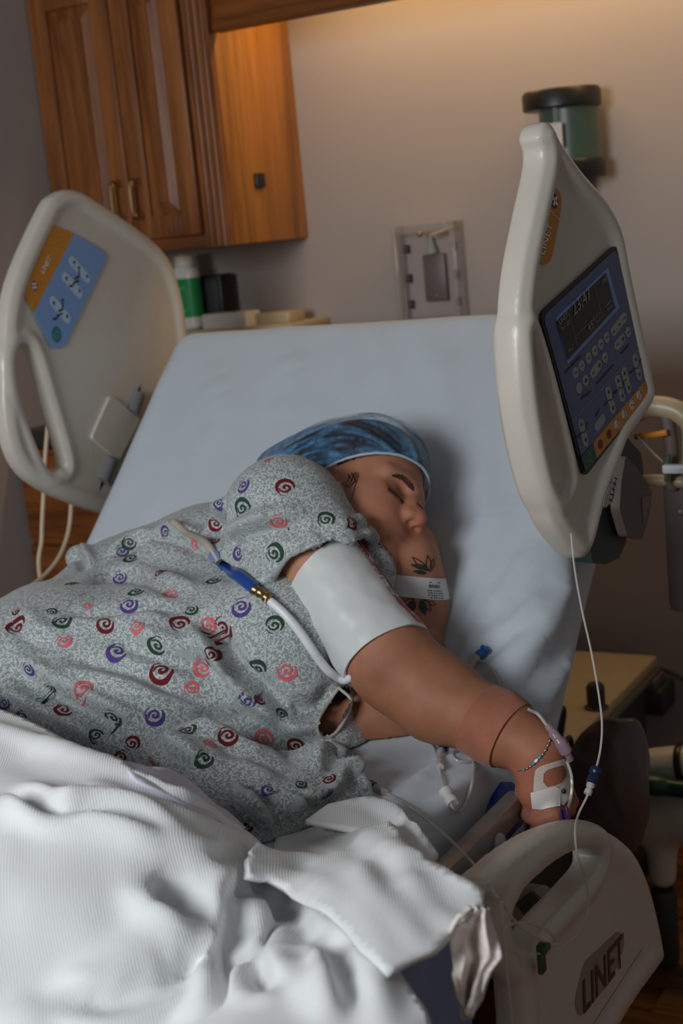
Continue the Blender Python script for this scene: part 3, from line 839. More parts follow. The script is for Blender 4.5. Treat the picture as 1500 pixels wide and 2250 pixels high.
def decal(name, pl, pts, off, th, mat, parent, rnd=0, **kw):
    """a thin printed or film patch on a plate; pts in plate coordinates"""
    P = np.asarray(pts, float)
    if rnd:
        out = []
        for i in range(len(P)):
            p, a, b = P[i], P[i-1], P[(i+1) % len(P)]
            da, db = a-p, b-p; r = min(rnd, np.linalg.norm(da)*.45, np.linalg.norm(db)*.45)
            s0, s1 = p+unit(da)*r, p+unit(db)*r
            for t in np.linspace(0, 1, 6): out.append((1-t)**2*s0+2*t*(1-t)*p+t*t*s1)
        P = np.array(out)
    return MB().prism([pl.w(p, off) for p in P], pl.n*th).build(name, mat, parent, smooth=False, **kw)
def ell2(c, e1, e2, n=20): return [c+e1*math.cos(t)+e2*math.sin(t) for t in np.linspace(0, 2*math.pi, n, endpoint=False)]
def caps2(a, b, r, n=8):
    a, b = np.asarray(a, float), np.asarray(b, float); d = unit(b-a); p = A(-d[1], d[0]); out = []
    for k in range(n+1): t = math.pi*k/n; out.append(b+r*(p*math.cos(t)+d*math.sin(t)))
    for k in range(n+1): t = math.pi*k/n; out.append(a+r*(-p*math.cos(t)-d*math.sin(t)))
    return out
def strokes(name, pl, lines, off, width, mat, parent, **kw):
    """flat pen strokes on a plate, all in one mesh"""
    b = MB()
    for ln in lines:
        for a, c in zip(ln, ln[1:]):
            a, c = np.asarray(a, float), np.asarray(c, float); d = c-a
            if np.linalg.norm(d) < 1e-6: continue
            d = unit(d); p = A(-d[1], d[0])*width/2; a2, c2 = a-d*width*.3, c+d*width*.3
            b.b.faces.new([b.b.verts.new(pl.w(q, off)) for q in (a2-p, c2-p, c2+p, a2+p)])
    return b.build(name, mat, parent, smooth=False, kind='stuff', **kw)
def text(name, s, pl, org, e1, e2, size, off, mat, parent, th=.0006, bold=0, align='LEFT', **kw):
    cu = bpy.data.curves.new('t', 'FONT'); cu.body = s; cu.size = 1; cu.align_x = align; cu.align_y = 'CENTER'; cu.extrude = 0; cu.offset = bold; cu.resolution_u = 3
    to = bpy.data.objects.new('t', cu); COL.objects.link(to)
    bpy.context.view_layer.update()
    me = bpy.data.meshes.new_from_object(to.evaluated_get(bpy.context.evaluated_depsgraph_get()))
    bpy.data.objects.remove(to); bpy.data.curves.remove(cu)
    n = len(me.vertices); co = np.empty(n*3, np.float32); me.vertices.foreach_get('co', co); co = co.reshape(-1, 3).astype(float)
    e1, e2 = np.asarray(e1, float), np.asarray(e2, float)
    q = np.asarray(org)[None]+co[:, :1]*e1*size+co[:, 1:2]*e2*size
    W = pl.p0+q[:, :1]*pl.a+q[:, 1:2]*pl.up+pl.n*(off+th)
    me.vertices.foreach_set('co', W.astype(np.float32).ravel()); me.update(); me.materials.clear()
    return link(name, me, mat, parent, **kw)
YZ = lambda x, n=1: Plate((x, 0, 0), (0, 1, 0), (n, 0, 0))

# --- left head rail (inner face towards us)
pl = YZ(-1.600)
lr = empty('side_rail', (-1.6, 1.97, 1.0)); lr.parent = bed; lr.location = tuple(A(-1.6, 1.97, 1.0)-A(*bed.location)); lr['label'] = 'left head rail with blue and amber patient keypad'
L_OUT = [(1.951, 1.536), (1.908, 1.530), (1.872, 1.505), (1.774, 1.395), (1.733, 1.297), (1.712, 1.197), (1.722, 1.113), (1.782, 1.052), (1.919, .984), (2.02, .955), (2.15, 1.03), (2.222, 1.14), (2.232, 1.241), (2.226, 1.344), (2.178, 1.428), (2.009, 1.517)]
L_HOLE = [(1.779, 1.287), (1.797, 1.270), (1.812, 1.197), (1.829, 1.098), (1.815, 1.088), (1.792, 1.094), (1.768, 1.166), (1.755, 1.23), (1.757, 1.27)]
L_HOLE = [tuple(np.mean(L_HOLE, 0)+(A(*p)-np.mean(L_HOLE, 0))*A(1.32, 1.10)) for p in L_HOLE]
rail_body('rail_shell', pl, L_OUT, L_HOLE, .034, .015, -.011, .008, lr, M['rail'], holerim=.012)
fo = .0122
P = lambda *pts: pl.pxs(pts, fo)
amber = P((162, 513), (110, 492), (100, 500), (47, 616), (46, 632), (73, 689))
blue = P((162, 513), (73, 689), (112, 766), (140, 763), (233, 572), (233, 555))
decal('keypad_amber', pl, amber, fo, .0008, M['amber'], lr, rnd=.010)
decal('keypad_blue', pl, blue, fo, .0008, M['blue_pad'], lr, rnd=.008)
e_u = unit(pl.px(162, 513, fo)-pl.px(73, 689, fo)); e_r = A(e_u[1], -e_u[0])
ic = fo+.0009
def capl(name, p, q, r, mat): return decal(name, pl, caps2(pl.px(*p, fo), pl.px(*q, fo), r), ic, .0004, mat, lr)
capl('button', (158, 574), (190, 611), .0085, M['paleblue']); capl('button', (143, 609), (173, 644), .0085, M['paleblue']); capl('button', (116, 662), (147, 700), .0085, M['paleblue'])
def tri(p, up, s=.0042):
    c = pl.px(*p, fo); return [c+A(0, 1)*s*up, c+A(.9*s, -s*up*.8), c+A(-.9*s, -s*up*.8)]
b = MB()
for p, up in (((162, 578), -1), ((190, 606), 1), ((145, 613), -1), ((173, 638), 1), ((117, 667), -1), ((146, 694), 1)):
    b.b.faces.new([b.b.verts.new(pl.w(q, ic+.0006)) for q in tri(p, up)])
b.build('arrow_print', M['ink'], lr, smooth=False, kind='stuff')
def figure(dx, dy):
    f = lambda x, y: pl.px(x+dx, y+dy, fo)
    return [[f(172, 594), f(172, 608), f(163, 612)], [f(171, 617), f(162, 621), f(156, 630), f(151, 628)]]
strokes('figure_print', pl, figure(0, 0)+figure(-36, 72), ic+.0007, .0034, M['ink'], lr)
b = MB()
for p in ((172, 588), (136, 660)): b.b.faces.new([b.b.verts.new(pl.w(q, ic+.0007)) for q in ell2(pl.px(*p, fo), A(.0030, 0), A(0, .0030), 10)])
b.build('figure_head_print', M['ink'], lr, smooth=False, kind='stuff')
decal('call_button', pl, ell2(pl.px(123, 735, fo), A(.0115, 0), A(0, .0135)), ic, .0006, M['teal'], lr)
strokes('call_symbol', pl, [[pl.px(123+5*math.cos(t), 735+7*math.sin(t), fo) for t in np.linspace(-2.0, 3.2, 18)]], ic+.0009, .0014, M['paleblue'], lr)
decal('nurse_button', pl, ell2(pl.px(74, 628, fo), A(.0082, 0), A(0, .0092)), ic, .0003, M['palegrey'], lr)
decal('nurse_button', pl, ell2(pl.px(74, 628, fo), A(.0070, 0), A(0, .0080)), ic+.0003, .0003, M['red_ink'], lr)
c = pl.px(74, 628, fo)
strokes('cross_print', pl, [[c-A(.0034, .0034), c+A(.0034, .0034)], [c-A(-.0034, .0034), c+A(-.0034, .0034)]], ic+.0008, .0036, M['white_ink'], lr)
text('maker_name', 'LINET', pl, pl.px(91, 600, fo), e_u, A(-e_u[1], e_u[0]), .0135, ic, M['white_ink'], lr, bold=.008)
b = MB()
for k in range(14):
    t = k*2.399; rr = .0042*math.sqrt(k); q = pl.px(123, 527, fo)+A(rr*math.cos(t), rr*math.sin(t))
    b.b.faces.new([b.b.verts.new(pl.w(p_, ic)) for p_ in ell2(q, A(.0008, 0), A(0, .0008), 8)])
for p in ((74, 606), (89, 620)): b.b.faces.new([b.b.verts.new(pl.w(p_, ic)) for p_ in ell2(pl.px(*p, fo), A(.0013, 0), A(0, .0013), 8)])
b.build('speaker_dots', M['ink'], lr, smooth=False, kind='stuff')
for p in ((298, 633), (328, 732), (92, 756), (134, 862), (182, 967), (206, 990)):
    MB().cyl(pl.w(pl.px(*p, fo), .0085), pl.w(pl.px(*p, fo), .0102), .0062, .0056).build('screw_plug', M['rail'], lr)
q = P((240, 868), (305, 922), (258, 1012), (198, 962)); decal('hinge_cover', pl, q, .010, .006, M['rail'], lr, rnd=.008)
for p0, p1, w0 in (((305, 866), (291, 908), 0), ((244, 1010), (226, 1058), 1)):
    a0, a1 = pl.px(*p0, fo), pl.px(*p1, fo)
    ax = pl.w(a0, .004)-pl.w(a1, .004); sd = np.cross(unit(ax), A(1, 0, 0))
    MB().cyl(pl.w(a1, .006), pl.w(a0, .006), .0165).build('hinge_pin', M['grey'], lr)
    decal('hinge_slot', pl, [a0+A(-.017, -.004), a0+A(.013, .016), a1+A(.019, .004), a1+A(-.011, -.016)], .0092, .001, M['black'], lr)

# --- right head rail (outer face towards us)
be = math.radians(10)
pr = Plate((-.6, 1.6, 0)-A(math.cos(be), -math.sin(be), 0)*.0225, (math.sin(be), math.cos(be), 0), (math.cos(be), -math.sin(be), 0))
rr_ = empty('side_rail', (-.6, 1.65, 1.0)); rr_.parent = bed; rr_.location = tuple(A(-.6, 1.65, 1.0)-A(*bed.location)); rr_['label'] = 'right head rail carrying the nurse control console'
R_OUT = [(0.020, 1.522), (0.040, 1.500), (0.086, 1.465), (0.137, 1.432), (0.172, 1.394), (0.190, 1.336), (0.213, 1.264), (0.236, 1.190), (0.234, 1.166), (0.205, 1.148), (0.158, 1.126), (0.130, 1.100), (0.089, 1.060), (0.054, 1.012), (0.030, 1.000), (0.004, 1.016), (-0.030, 1.050), (-0.050, 1.085), (-0.072, 1.140), (-0.086, 1.200), (-0.088, 1.250), (-0.080, 1.310), (-0.064, 1.362), (-0.034, 1.420), (-0.006, 1.470), (0.000, 1.492), (-.006, 1.508), (.004, 1.522)]
R_HOLE = [(-0.064, 1.290), (-0.050, 1.268), (-0.026, 1.205), (0.002, 1.116), (-0.004, 1.096), (-0.020, 1.090), (-0.038, 1.106), (-0.055, 1.165), (-0.064, 1.240)]
rail_body('rail_shell', pr, R_OUT, R_HOLE, .045, .016, -.013, .011, rr_, M['rail'], h=.003, holerim=.011)
fo = .0148; pl = pr
CR = lambda x, y: pl.px(1180+x*260/1147, 550+y*260/1147, fo)
lcd = [pl.px(*p, fo) for p in ((1349, 536), (1181, 690), (1279, 1050), (1429, 858))]
decal('console_bezel', pl, lcd, fo, .003, M['black'], rr_, rnd=.012)
f1 = fo+.0031
cen = sum(lcd)/4
decal('console_film', pl, [cen+(p-cen)*.955 for p in lcd], f1, .0006, M['blue_pad_dk'], rr_, rnd=.010)
f2 = f1+.0008
decal('display_surround', pl, [CR(270, 1100), CR(150, 655), CR(655, 170), CR(765, 560)], f2, .0004, plain('display_surround_film', lin(120, 150, 205), .3, vary=.02), rr_)
decal('display', pl, [CR(262, 1062), CR(155, 690), CR(630, 222), CR(722, 560)], f2+.0006, .0006, M['lcd'], rr_)
ex = unit(CR(630, 222)-CR(155, 690)); ey = A(-ex[1], ex[0])
f3 = f2+.0016
text('display_text', '23:47', pl, CR(300, 590), ex, ey, .022, f3, M['lcd_ink'], rr_)
text('display_text', '45°', pl, CR(450, 765), ex, ey, .015, f3, M['lcd_ink'], rr_)
text('display_text', 'LINET', pl, CR(170, 705), ex, ey, .0085, f3, M['lcd_ink'], rr_)
text('display_text', 'OFF', pl, CR(585, 318), ex, ey, .0080, f3, M['lcd_ink'], rr_)
strokes('display_lines', pl, [[CR(262, 605), CR(350, 920)], [CR(340, 825), CR(570, 600)], [CR(515, 345), CR(595, 660)]], f3, .0006, M['lcd_ink'], rr_)
strokes('display_symbols', pl, [[CR(245, 700), CR(268, 680), CR(275, 705), CR(250, 725), CR(245, 700)], [CR(190, 750), CR(207, 760), CR(222, 740)], [CR(207, 760), CR(212, 778)],
    [CR(265, 965), CR(300, 955), CR(305, 925)], [CR(265, 985), CR(285, 960)], [CR(530, 680), CR(545, 705), CR(572, 650)], [CR(625, 545), CR(675, 490)], [CR(640, 575), CR(690, 545)], [CR(650, 590), CR(642, 560)], [CR(685, 560), CR(675, 530)]], f3, .0011, M['lcd_ink'], rr_)
rb = .0066
ell_b = lambda x, y, r=rb: ell2(CR(x, y), A(r, 0), A(0, r*1.05), 16)
for x, y in ((342, 1185), (402, 1120), (468, 1045), (530, 975), (588, 910), (645, 845), (378, 1335), (440, 1262), (628, 1040), (853, 795)):
    decal('button', pl, ell_b(x, y), f2, .0006, M['palegrey'], rr_)
for a_, b_ in (((710, 785), (815, 650)), ((512, 1190), (570, 1110)), ((745, 920), (800, 855)), ((395, 1680), (440, 1855)), ((555, 1705), (605, 1635)), ((660, 1365), (705, 1540)), ((752, 1255), (797, 1425)), ((815, 1180), (857, 1345)), ((920, 1050), (962, 1215))):
    decal('rocker_button', pl, caps2(CR(*a_), CR(*b_), .0062), f2, .0006, M['palegrey'], rr_)
sy = []
for x, y in ((342, 1185), (468, 1045), (530, 975), (588, 910), (645, 845), (512, 1190), (745, 915), (628, 1040), (853, 795), (710, 790), (765, 720), (815, 655)): sy.append([CR(x-10, y+10), CR(x+10, y-10)])
for x, y in ((570, 1115), (800, 858), (440, 1262)): sy += [[CR(x-12, y+14), CR(x+12, y-14)], [CR(x-5, y-18), CR(x+5, y+18)]]
for x, y in ((410, 1740), (672, 1430), (775, 1310), (925, 1120)): sy.append([CR(x-55, y+75), CR(x-20, y+40), CR(x-15, y+25), CR(x+20, y+20), CR(x+30, y-25), CR(x+50, y-65)])
sy += [[CR(540, 1600), CR(575, 1530)], [CR(550, 1610), CR(560, 1560)], [CR(405, 1110), CR(395, 1130)]]
strokes('button_symbols', pl, sy, f2+.0008, .0016, M['ink'], rr_)
b = MB()
for x, y, u_ in ((395, 1685, 1), (440, 1840, -1), (660, 1370, 1), (705, 1530, -1), (752, 1262, 1), (797, 1415, -1), (815, 1188, 1), (857, 1335, -1), (922, 1055, 1), (962, 1205, -1)):
    c = CR(x, y); b.b.faces.new([b.b.verts.new(pl.w(q, f2+.0009)) for q in (c+ey*.0036*u_, c-ey*.0026*u_+ex*.003, c-ey*.0026*u_-ex*.003)])
b.build('arrow_print', M['ink'], rr_, smooth=False, kind='stuff')
tl = [[CR(240, 1185), CR(390, 1025)], [CR(550, 1290), CR(590, 1245)], [CR(600, 1235), CR(710, 1110)], [CR(785, 1000), CR(860, 910)], [CR(440, 1410), CR(485, 1365)], [CR(400, 1440), CR(430, 1400)]]
strokes('caption_print', pl, tl, f2+.0004, .0022, M['ink'], rr_)
strokes('divider_print', pl, [[CR(310, 1650), CR(1000, 905)], [CR(510, 1370), CR(480, 1260)], [CR(765, 1080), CR(700, 830)]], f2+.0004, .0008, M['palegrey'], rr_)
decal('lock_panel_green', pl, [CR(392, 2005), CR(512, 1868), CR(550, 2012), CR(440, 2150)], f2, .0005, M['dkteal'], rr_, rnd=.003)
decal('lock_panel_amber', pl, [CR(512, 1868), CR(1040, 1238), CR(1085, 1352), CR(550, 2012)], f2, .0005, M['amber'], rr_, rnd=.003)
for x, y in ((580, 1880), (663, 1780)): decal('lock_button', pl, ell_b(x, y, .0058), f2+.0006, .0004, M['maroon_ink'], rr_)
for x, y in ((740, 1690), (812, 1590), (887, 1500), (955, 1410)): decal('lock_button', pl, ell_b(x, y, .0058), f2+.0006, .0004, M['paper'], rr_)
strokes('lock_symbols', pl, [[CR(735, 1740), CR(752, 1690), CR(740, 1640)], [CR(812, 1640), CR(820, 1590), CR(810, 1545)], [CR(870, 1500), CR(905, 1500)], [CR(945, 1450), CR(968, 1375)]], f2+.0012, .0013, M['ink'], rr_)
strokes('ring_symbol', pl, [[CR(478+16*math.cos(t), 2005+45*math.sin(t)) for t in np.linspace(0, 6.28, 20)]], f2+.0007, .0009, M['palegrey'], rr_)
b = MB()
for x, y in ((1005, 1310), (1035, 1300), (1010, 1345), (1040, 1335)): b.b.faces.new([b.b.verts.new(pl.w(p_, f2+.0007)) for p_ in ell2(CR(x, y), A(.0012, 0), A(0, .0012), 8)])
b.build('speaker_dots', M['ink'], rr_, smooth=False, kind='stuff')
# amber strip up the front edge
st = [pl.px(*p, fo) for p in ((1217, 408), (1233, 430), (1230, 468), (1210, 570), (1196, 583), (1182, 576), (1177, 552), (1200, 475))]
decal('amber_strip', pl, st, fo, .0010, M['amber'], rr_, rnd=.008)
text('maker_name', 'LINET', pl, pl.px(1187, 560, fo), unit(pl.px(1207, 490, fo)-pl.px(1187, 560, fo)), unit(pl.px(1180, 555, fo)-pl.px(1190, 560, fo)), .016, fo+.0012, M['white_ink'], rr_, bold=.008)
c = pl.px(1216, 442, fo); decal('nurse_button', pl, ell2(c, A(.0085, 0), A(0, .0085)), fo+.001, .0005, M['maroon_ink'], rr_)
strokes('cross_print', pl, [[c-A(.004, .004), c+A(.004, .004)], [c-A(-.004, .004), c+A(-.004, .004)]], fo+.0022, .004, M['white_ink'], rr_)
strokes('strip_line', pl, [[pl.px(1202, 458, fo), pl.px(1227, 484, fo)]], fo+.0014, .001, M['white_ink'], rr_)
# angle gauge oval
oc = pl.px(1316, 1080, .006)
decal('angle_gauge', pl, ell2(oc, unit(pl.px(1332, 1045, .006)-pl.px(1300, 1112, .006))*.026, A(.011, -.004)), .0232, .0010, clear('gauge_window', (.6, .55, .52, 1), .1, .5), rr_)
strokes('gauge_marks', pl, [[oc+A(-.012+.004*k, -.014+.0062*k), oc+A(-.006+.004*k, -.017+.0062*k)] for k in range(6)]+[[oc+A(-.004, -.012), oc+A(.002, -.006), oc+A(.004, .004), oc+A(.010, .012)]], .0246, .0020, M['ink'], rr_)
# hinge bracket and column behind the rail
pl = pr
b = MB()
b.prism([pl.w(pl.px(x, y, -.05), -.05) for x, y in ((1378, 962), (1408, 996), (1414, 1040), (1398, 1075), (1372, 1120), (1376, 1190), (1360, 1226), (1330, 1240), (1302, 1238), (1296, 1205), (1330, 1100))], pl.n*-.03)
b.build('hinge_bracket', plain('dark_teal_plastic', lin(30, 44, 44), .45), rr_)
cvr = decal('hinge_cover', pl, [pl.px(x, y, -.03) for x, y in ((1376, 1000), (1402, 1030), (1434, 1080), (1428, 1130), (1412, 1186), (1380, 1180), (1362, 1120), (1366, 1060))], -.045, .014, M['taupe'], rr_, rnd=.006)
decal('cover_flap', pl, [pl.px(x, y, -.03) for x, y in ((1410, 1094), (1430, 1088), (1414, 1150))], -.0305, .001, plain('flap_taupe', lin(120, 106, 100), .5), rr_)

# --- right foot rail
pf = YZ(-.555); pl = pf
fr = empty('side_rail', (-.555, 1.35, .5)); fr.parent = bed; fr.location = tuple(A(-.555, 1.35, .5)-A(*bed.location)); fr['label'] = 'right foot rail with arched handle and raised maker name'
Fo = pf.pxs([(1072, 1981), (1046, 1959), (1040, 1934), (1062, 1914), (1110, 1873), (1170, 1836), (1230, 1817), (1275, 1815), (1320, 1831), (1365, 1871), (1395, 1931), (1416, 2004), (1431, 2079), (1432, 2103), (1420, 2121), (1370, 2189), (1318, 2271), (1260, 2359), (1150, 2489), (1122, 2409), (1122, 2259), (1112, 2119), (1098, 2039)])
Fh = pf.pxs([(1112, 1968), (1143, 1932), (1188, 1893), (1232, 1872), (1268, 1870), (1279, 1884), (1270, 1915), (1225, 1965), (1168, 2026), (1138, 2076), (1116, 2050), (1106, 2000)]); Fh = [A(*(np.mean(Fh, 0)+(p-np.mean(Fh, 0))*1.16)) for p in Fh]
rail_body('rail_shell', pf, Fo, Fh, .040, .020, -.016, .0135, fr, M['rail'], h=.0035, holerim=.014)
fo = .0185
plate = [(1.30, .548), (1.30, .585), (1.49, .585), (1.49, .548)]
q = [pl.px(1268, 2205, .02), pl.px(1290, 2115, .02), pl.px(1365, 2045, .02), pl.px(1380, 2070, .02), pl.px(1350, 2155, .02), pl.px(1280, 2238, .02)]
decal('name_plate', pl, q, .0145, .0022, plain('taupe_plate', lin(146, 134, 128), .4), fr, rnd=.012)
o0, o1 = pl.px(1284, 2200, .02), pl.px(1366, 2098, .02)
e_ = unit(o1-o0); text('maker_name', 'LINET', pl, o0, e_, A(-e_[1], e_[0]), np.linalg.norm(o1-o0)/2.35, .0172, M['maroon_dk'], fr, bold=.008)
strokes('lower_edge_bead', pl, [[A(1.2, .512), A(1.575, .509)]], .0165, .006, M['rail'], fr)

# --- frame under the mattress
p0, p1 = onX(1000, 1905, -.640), onX(1160, 1782, -.640)
zt = (p0[2]+p1[2])/2
MB().box((-.652, (.82+p1[1])/2, zt), (.024, p1[1]-.82, .030), bev=.006).build('frame_tube', M['steel'], bed)
MB().box((-1.568, 1.30, zt), (.024, .96, .030), bev=.006).build('frame_tube', M['steel'], bed)
q = onX(1095, 1853, -.638)
MB().lathe([(.012, 0), (.0125, .004), (.010, .008), (.005, .0105), (.001, .011)], (-.6405, q[1], q[2]), (1, 0, 0)).build('frame_bolt', M['steel'], bed, label='round chrome bolt on the frame tube')
MB().box((HX, 1.0, .605), (.80, 1.1, .025), bev=.004).build('seat_deck', M['dgrey'], bed)
c = A(HX, HY, HZ)+S_AX*(BL/2)-S_N*(MT+.022)
b = MB(); b.box((0, 0, 0), (.80, BL-.02, .022), Matrix(((1, 0, 0, c[0]), (0, S_AX[1], S_N[1], c[1]), (0, S_AX[2], S_N[2], c[2]), (0, 0, 0, 1))), bev=.004); b.build('back_deck', M['dgrey'], bed)
MB().box((HX, 1.25, .42), (.62, 1.5, .10), bev=.02).build('base_beam', M['dgrey'], bed)
for x in (HX-.3, HX+.3):
    for y in (.62, 1.88):
        MB().cyl((x-.018, y, FLOOR_Z+.06), (x+.018, y, FLOOR_Z+.06), .06, n=24).cyl((x, y, FLOOR_Z+.06), (x, y, .40), .014).build('caster', M['dgrey'], bed)
MB().prism([(-.600, y, z) for y, z in ((.86, .745), (1.17, .745), (1.17, .46), (1.10, .44), (.86, .44))], (.018, 0, 0)).build('side_cover', plain('slate_blue_cover', lin(128, 142, 180), .5, vary=.04), bed, smooth=False, label='slate blue side cover panel')
MB().box((-.590, 1.0, .49), (.03, .32, .06), bev=.008).build('cover_trim', M['rail_dim'], bed)

# ------------------------------------------------------------------ the person
from mathutils.geometry import delaunay_2d_cdt
per = empty('person', tuple(A(-1.05, 1.5, HZ)), label='person lying on one side in a printed gown and blue cap, arm over bed edge', cat='person')
def c3(x, y, z): return at(x, y, z)
# head frame
HC = at(789, 1114, 2.0)
def camv(r, u, t): return C_RT*r+C_UP*u-C_FWD*t
H_R, H_F, H_U = unit(camv(-.457, .615, .643)), unit(camv(.839, .056, .542)), unit(camv(.297, .787, -.541))
HM = np.stack([H_R, H_F, H_U], 1); HS = .95
def hd(x, y, z): return HC+HM@(A(x, y, z)*HS)
def h_e(c, r, k=.02, op='u'): return p_ell(hd(*c), A(*r)*HS, HM, k, op)
def h_c(a, b, ra, rb, k=.012, op='u'): return p_cone(hd(*a), hd(*b), ra*HS, rb*HS, k, op)
head = [h_e((0, -.012, .040), (.076, .098, .092), .0), h_e((0, .030, -.030), (.062, .066, .088), .03),
        h_e((0, .036, -.082), (.056, .052, .044), .03), h_e((.036, .052, -.040), (.036, .036, .042), .03), h_e((-.036, .052, -.040), (.036, .036, .042), .03),
        h_e((.050, .010, -.060), (.026, .045, .045), .03), h_e((-.050, .010, -.060), (.026, .045, .045), .03),
        h_c((.010, .084, .021), (.046, .066, .021), .011, .010, .016), h_c((-.010, .084, .021), (-.046, .066, .021), .011, .010, .016),
        h_e((.033, .092, .000), (.018, .014, .010), .016, 's'), h_e((-.033, .092, .000), (.018, .014, .010), .016, 's'),
        h_e((.032, .0655, -.001), (.0180, .0165, .0135), .006), h_e((-.032, .0655, -.001), (.0180, .0165, .0135), .006),
        h_c((0, .086, .014), (0, .103, -.020), .0085, .0110, .014), h_e((0, .109, -.030), (.0125, .0128, .0112), .012), h_e((.010, .094, -.018), (.010, .012, .018), .012), h_e((-.010, .094, -.018), (.010, .012, .018), .012),
        h_e((.0150, .099, -.033), (.0088, .0115, .0088), .009), h_e((-.0150, .099, -.033), (.0088, .0115, .0088), .009),
        h_e((.0085, .107, -.0425), (.0048, .0075, .0042), .004, 's'), h_e((-.0085, .107, -.0425), (.0048, .0075, .0042), .004, 's'),
        h_e((0, .080, -.060), (.030, .016, .018), .014),
        h_e((0, .094, -.0585), (.020, .0068, .0052), .006), h_e((0, .092, -.0675), (.018, .0070, .0058), .005),
        h_e((0, .076, -.102), (.022, .018, .016), .018),
        h_c((.074, -.012, .016), (.070, -.004, -.024), .010, .007, .006), h_e((.079, -.006, .000), (.006, .007, .014), .004, 's'),
        h_c((-.074, -.012, .016), (-.070, -.004, -.024), .010, .007, .006)]
S_Rt, E_Rt, W_Rt = c3(628, 1132, 1.90), c3(852, 1442, 1.80), c3(1184, 1655, 1.690)
S_Lt, E_Lt = c3(884, 1222, 2.02), c3(880, 1568, 1.865)
FM = c3(960, 1534, 1.775); FM2 = c3(1095, 1598, 1.725)
arms = [p_cone(S_Rt, E_Rt, .056, .051, .03), p_sphere(S_Rt, .060, .03), p_cone(E_Rt, FM, .052, .049, .02), p_cone(FM, FM2, .050, .040, .03), p_cone(FM2, W_Rt, .038, .030, .03),
        p_sphere(c3(875, 1480, 1.80), .046, .03), p_sphere(c3(884, 1242, 1.955), .048, .02), p_cone(c3(884, 1242, 1.955), c3(900, 1330, 1.955), .048, .046, .02),
        p_cone(S_Lt, c3(895, 1330, 1.985), .054, .050, .03), p_cone(c3(895, 1330, 1.985), c3(905, 1450, 1.93), .050, .044, .03), p_cone(c3(905, 1450, 1.93), E_Lt, .044, .042, .02), p_cone(E_Lt, c3(730, 1600, 1.86), .042, .034, .02)]
# right hand hanging over the bed edge: palm, four curled fingers, thumb from the side of the palm
ac = unit(camv(.93, -.02, -.36)); dn = unit(c3(1200, 1782, 1.682)-W_Rt); hn = unit(np.cross(ac, dn)); ac = np.cross(dn, hn)
HRt = np.stack([ac, dn, hn], 1)
hand = [p_ell(c3(1197, 1722, 1.692), A(.031, .048, .017), HRt, .018), p_ell(c3(1199, 1750, 1.690), A(.030, .016, .014), HRt, .012),
        p_cone(W_Rt, c3(1193, 1712, 1.690), .027, .024, .02)]
def finger(pts, rs, k0=.008):
    out = []
    for i, (a, b) in enumerate(zip(pts, pts[1:])): out.append(p_cone(c3(*a), c3(*b), rs[i], rs[i+1], k0 if i == 0 else .003))
    return out
hand += finger([(1168, 1700, 1.698), (1153, 1742, 1.700), (1150, 1768, 1.702), (1143, 1784, 1.712)], (.0145, .0115, .0105, .0088), .012)
hand += finger([(1194, 1752, 1.684), (1216, 1791, 1.672), (1188, 1801, 1.676), (1160, 1791, 1.686)], (.0120, .0118, .0114, .0098), .004)
hand += finger([(1212, 1752, 1.684), (1234, 1786, 1.692), (1224, 1796, 1.716), (1208, 1792, 1.735)], (.0112, .0104, .0096, .0084), .0035)
hand += finger([(1230, 1746, 1.688), (1247, 1777, 1.702), (1239, 1786, 1.726), (1227, 1782, 1.742)], (.0106, .0096, .0088, .0076), .0035)
hand += finger([(1244, 1738, 1.698), (1255, 1762, 1.714), (1249, 1771, 1.736), (1239, 1768, 1.748)], (.0098, .0088, .0080, .0070), .0035)
neck = [p_cone(hd(0, -.03, -.06), c3(690, 1190, 2.06), .060, .068, .03)]
TORSO = [(470, 1290, 2.10, .125), (310, 1372, 2.14, .14), (130, 1475, 2.03, .13), (640, 1270, 2.03, .125), (722, 1232, 2.05, .088), (610, 1415, 1.89, .105), (400, 1530, 1.95, .165), (640, 1605, 1.88, .085), (730, 1640, 1.86, .05), (150, 1570, 1.95, .17), (-60, 1640, 1.98, .17)]
torso = [p_sphere(c3(x, y, z), r-.034, .05) for x, y, z, r in TORSO]
def on_bed(P, d): return np.maximum(d, -(F_SHEET(P)-.002))
F_HEAD = Field(head); PH = Prim(lambda P: F_HEAD(P), HC, .16, .006)
F_BODY = Field(torso+arms[:2]+neck+arms[2:]+[PH]+hand, on_bed)
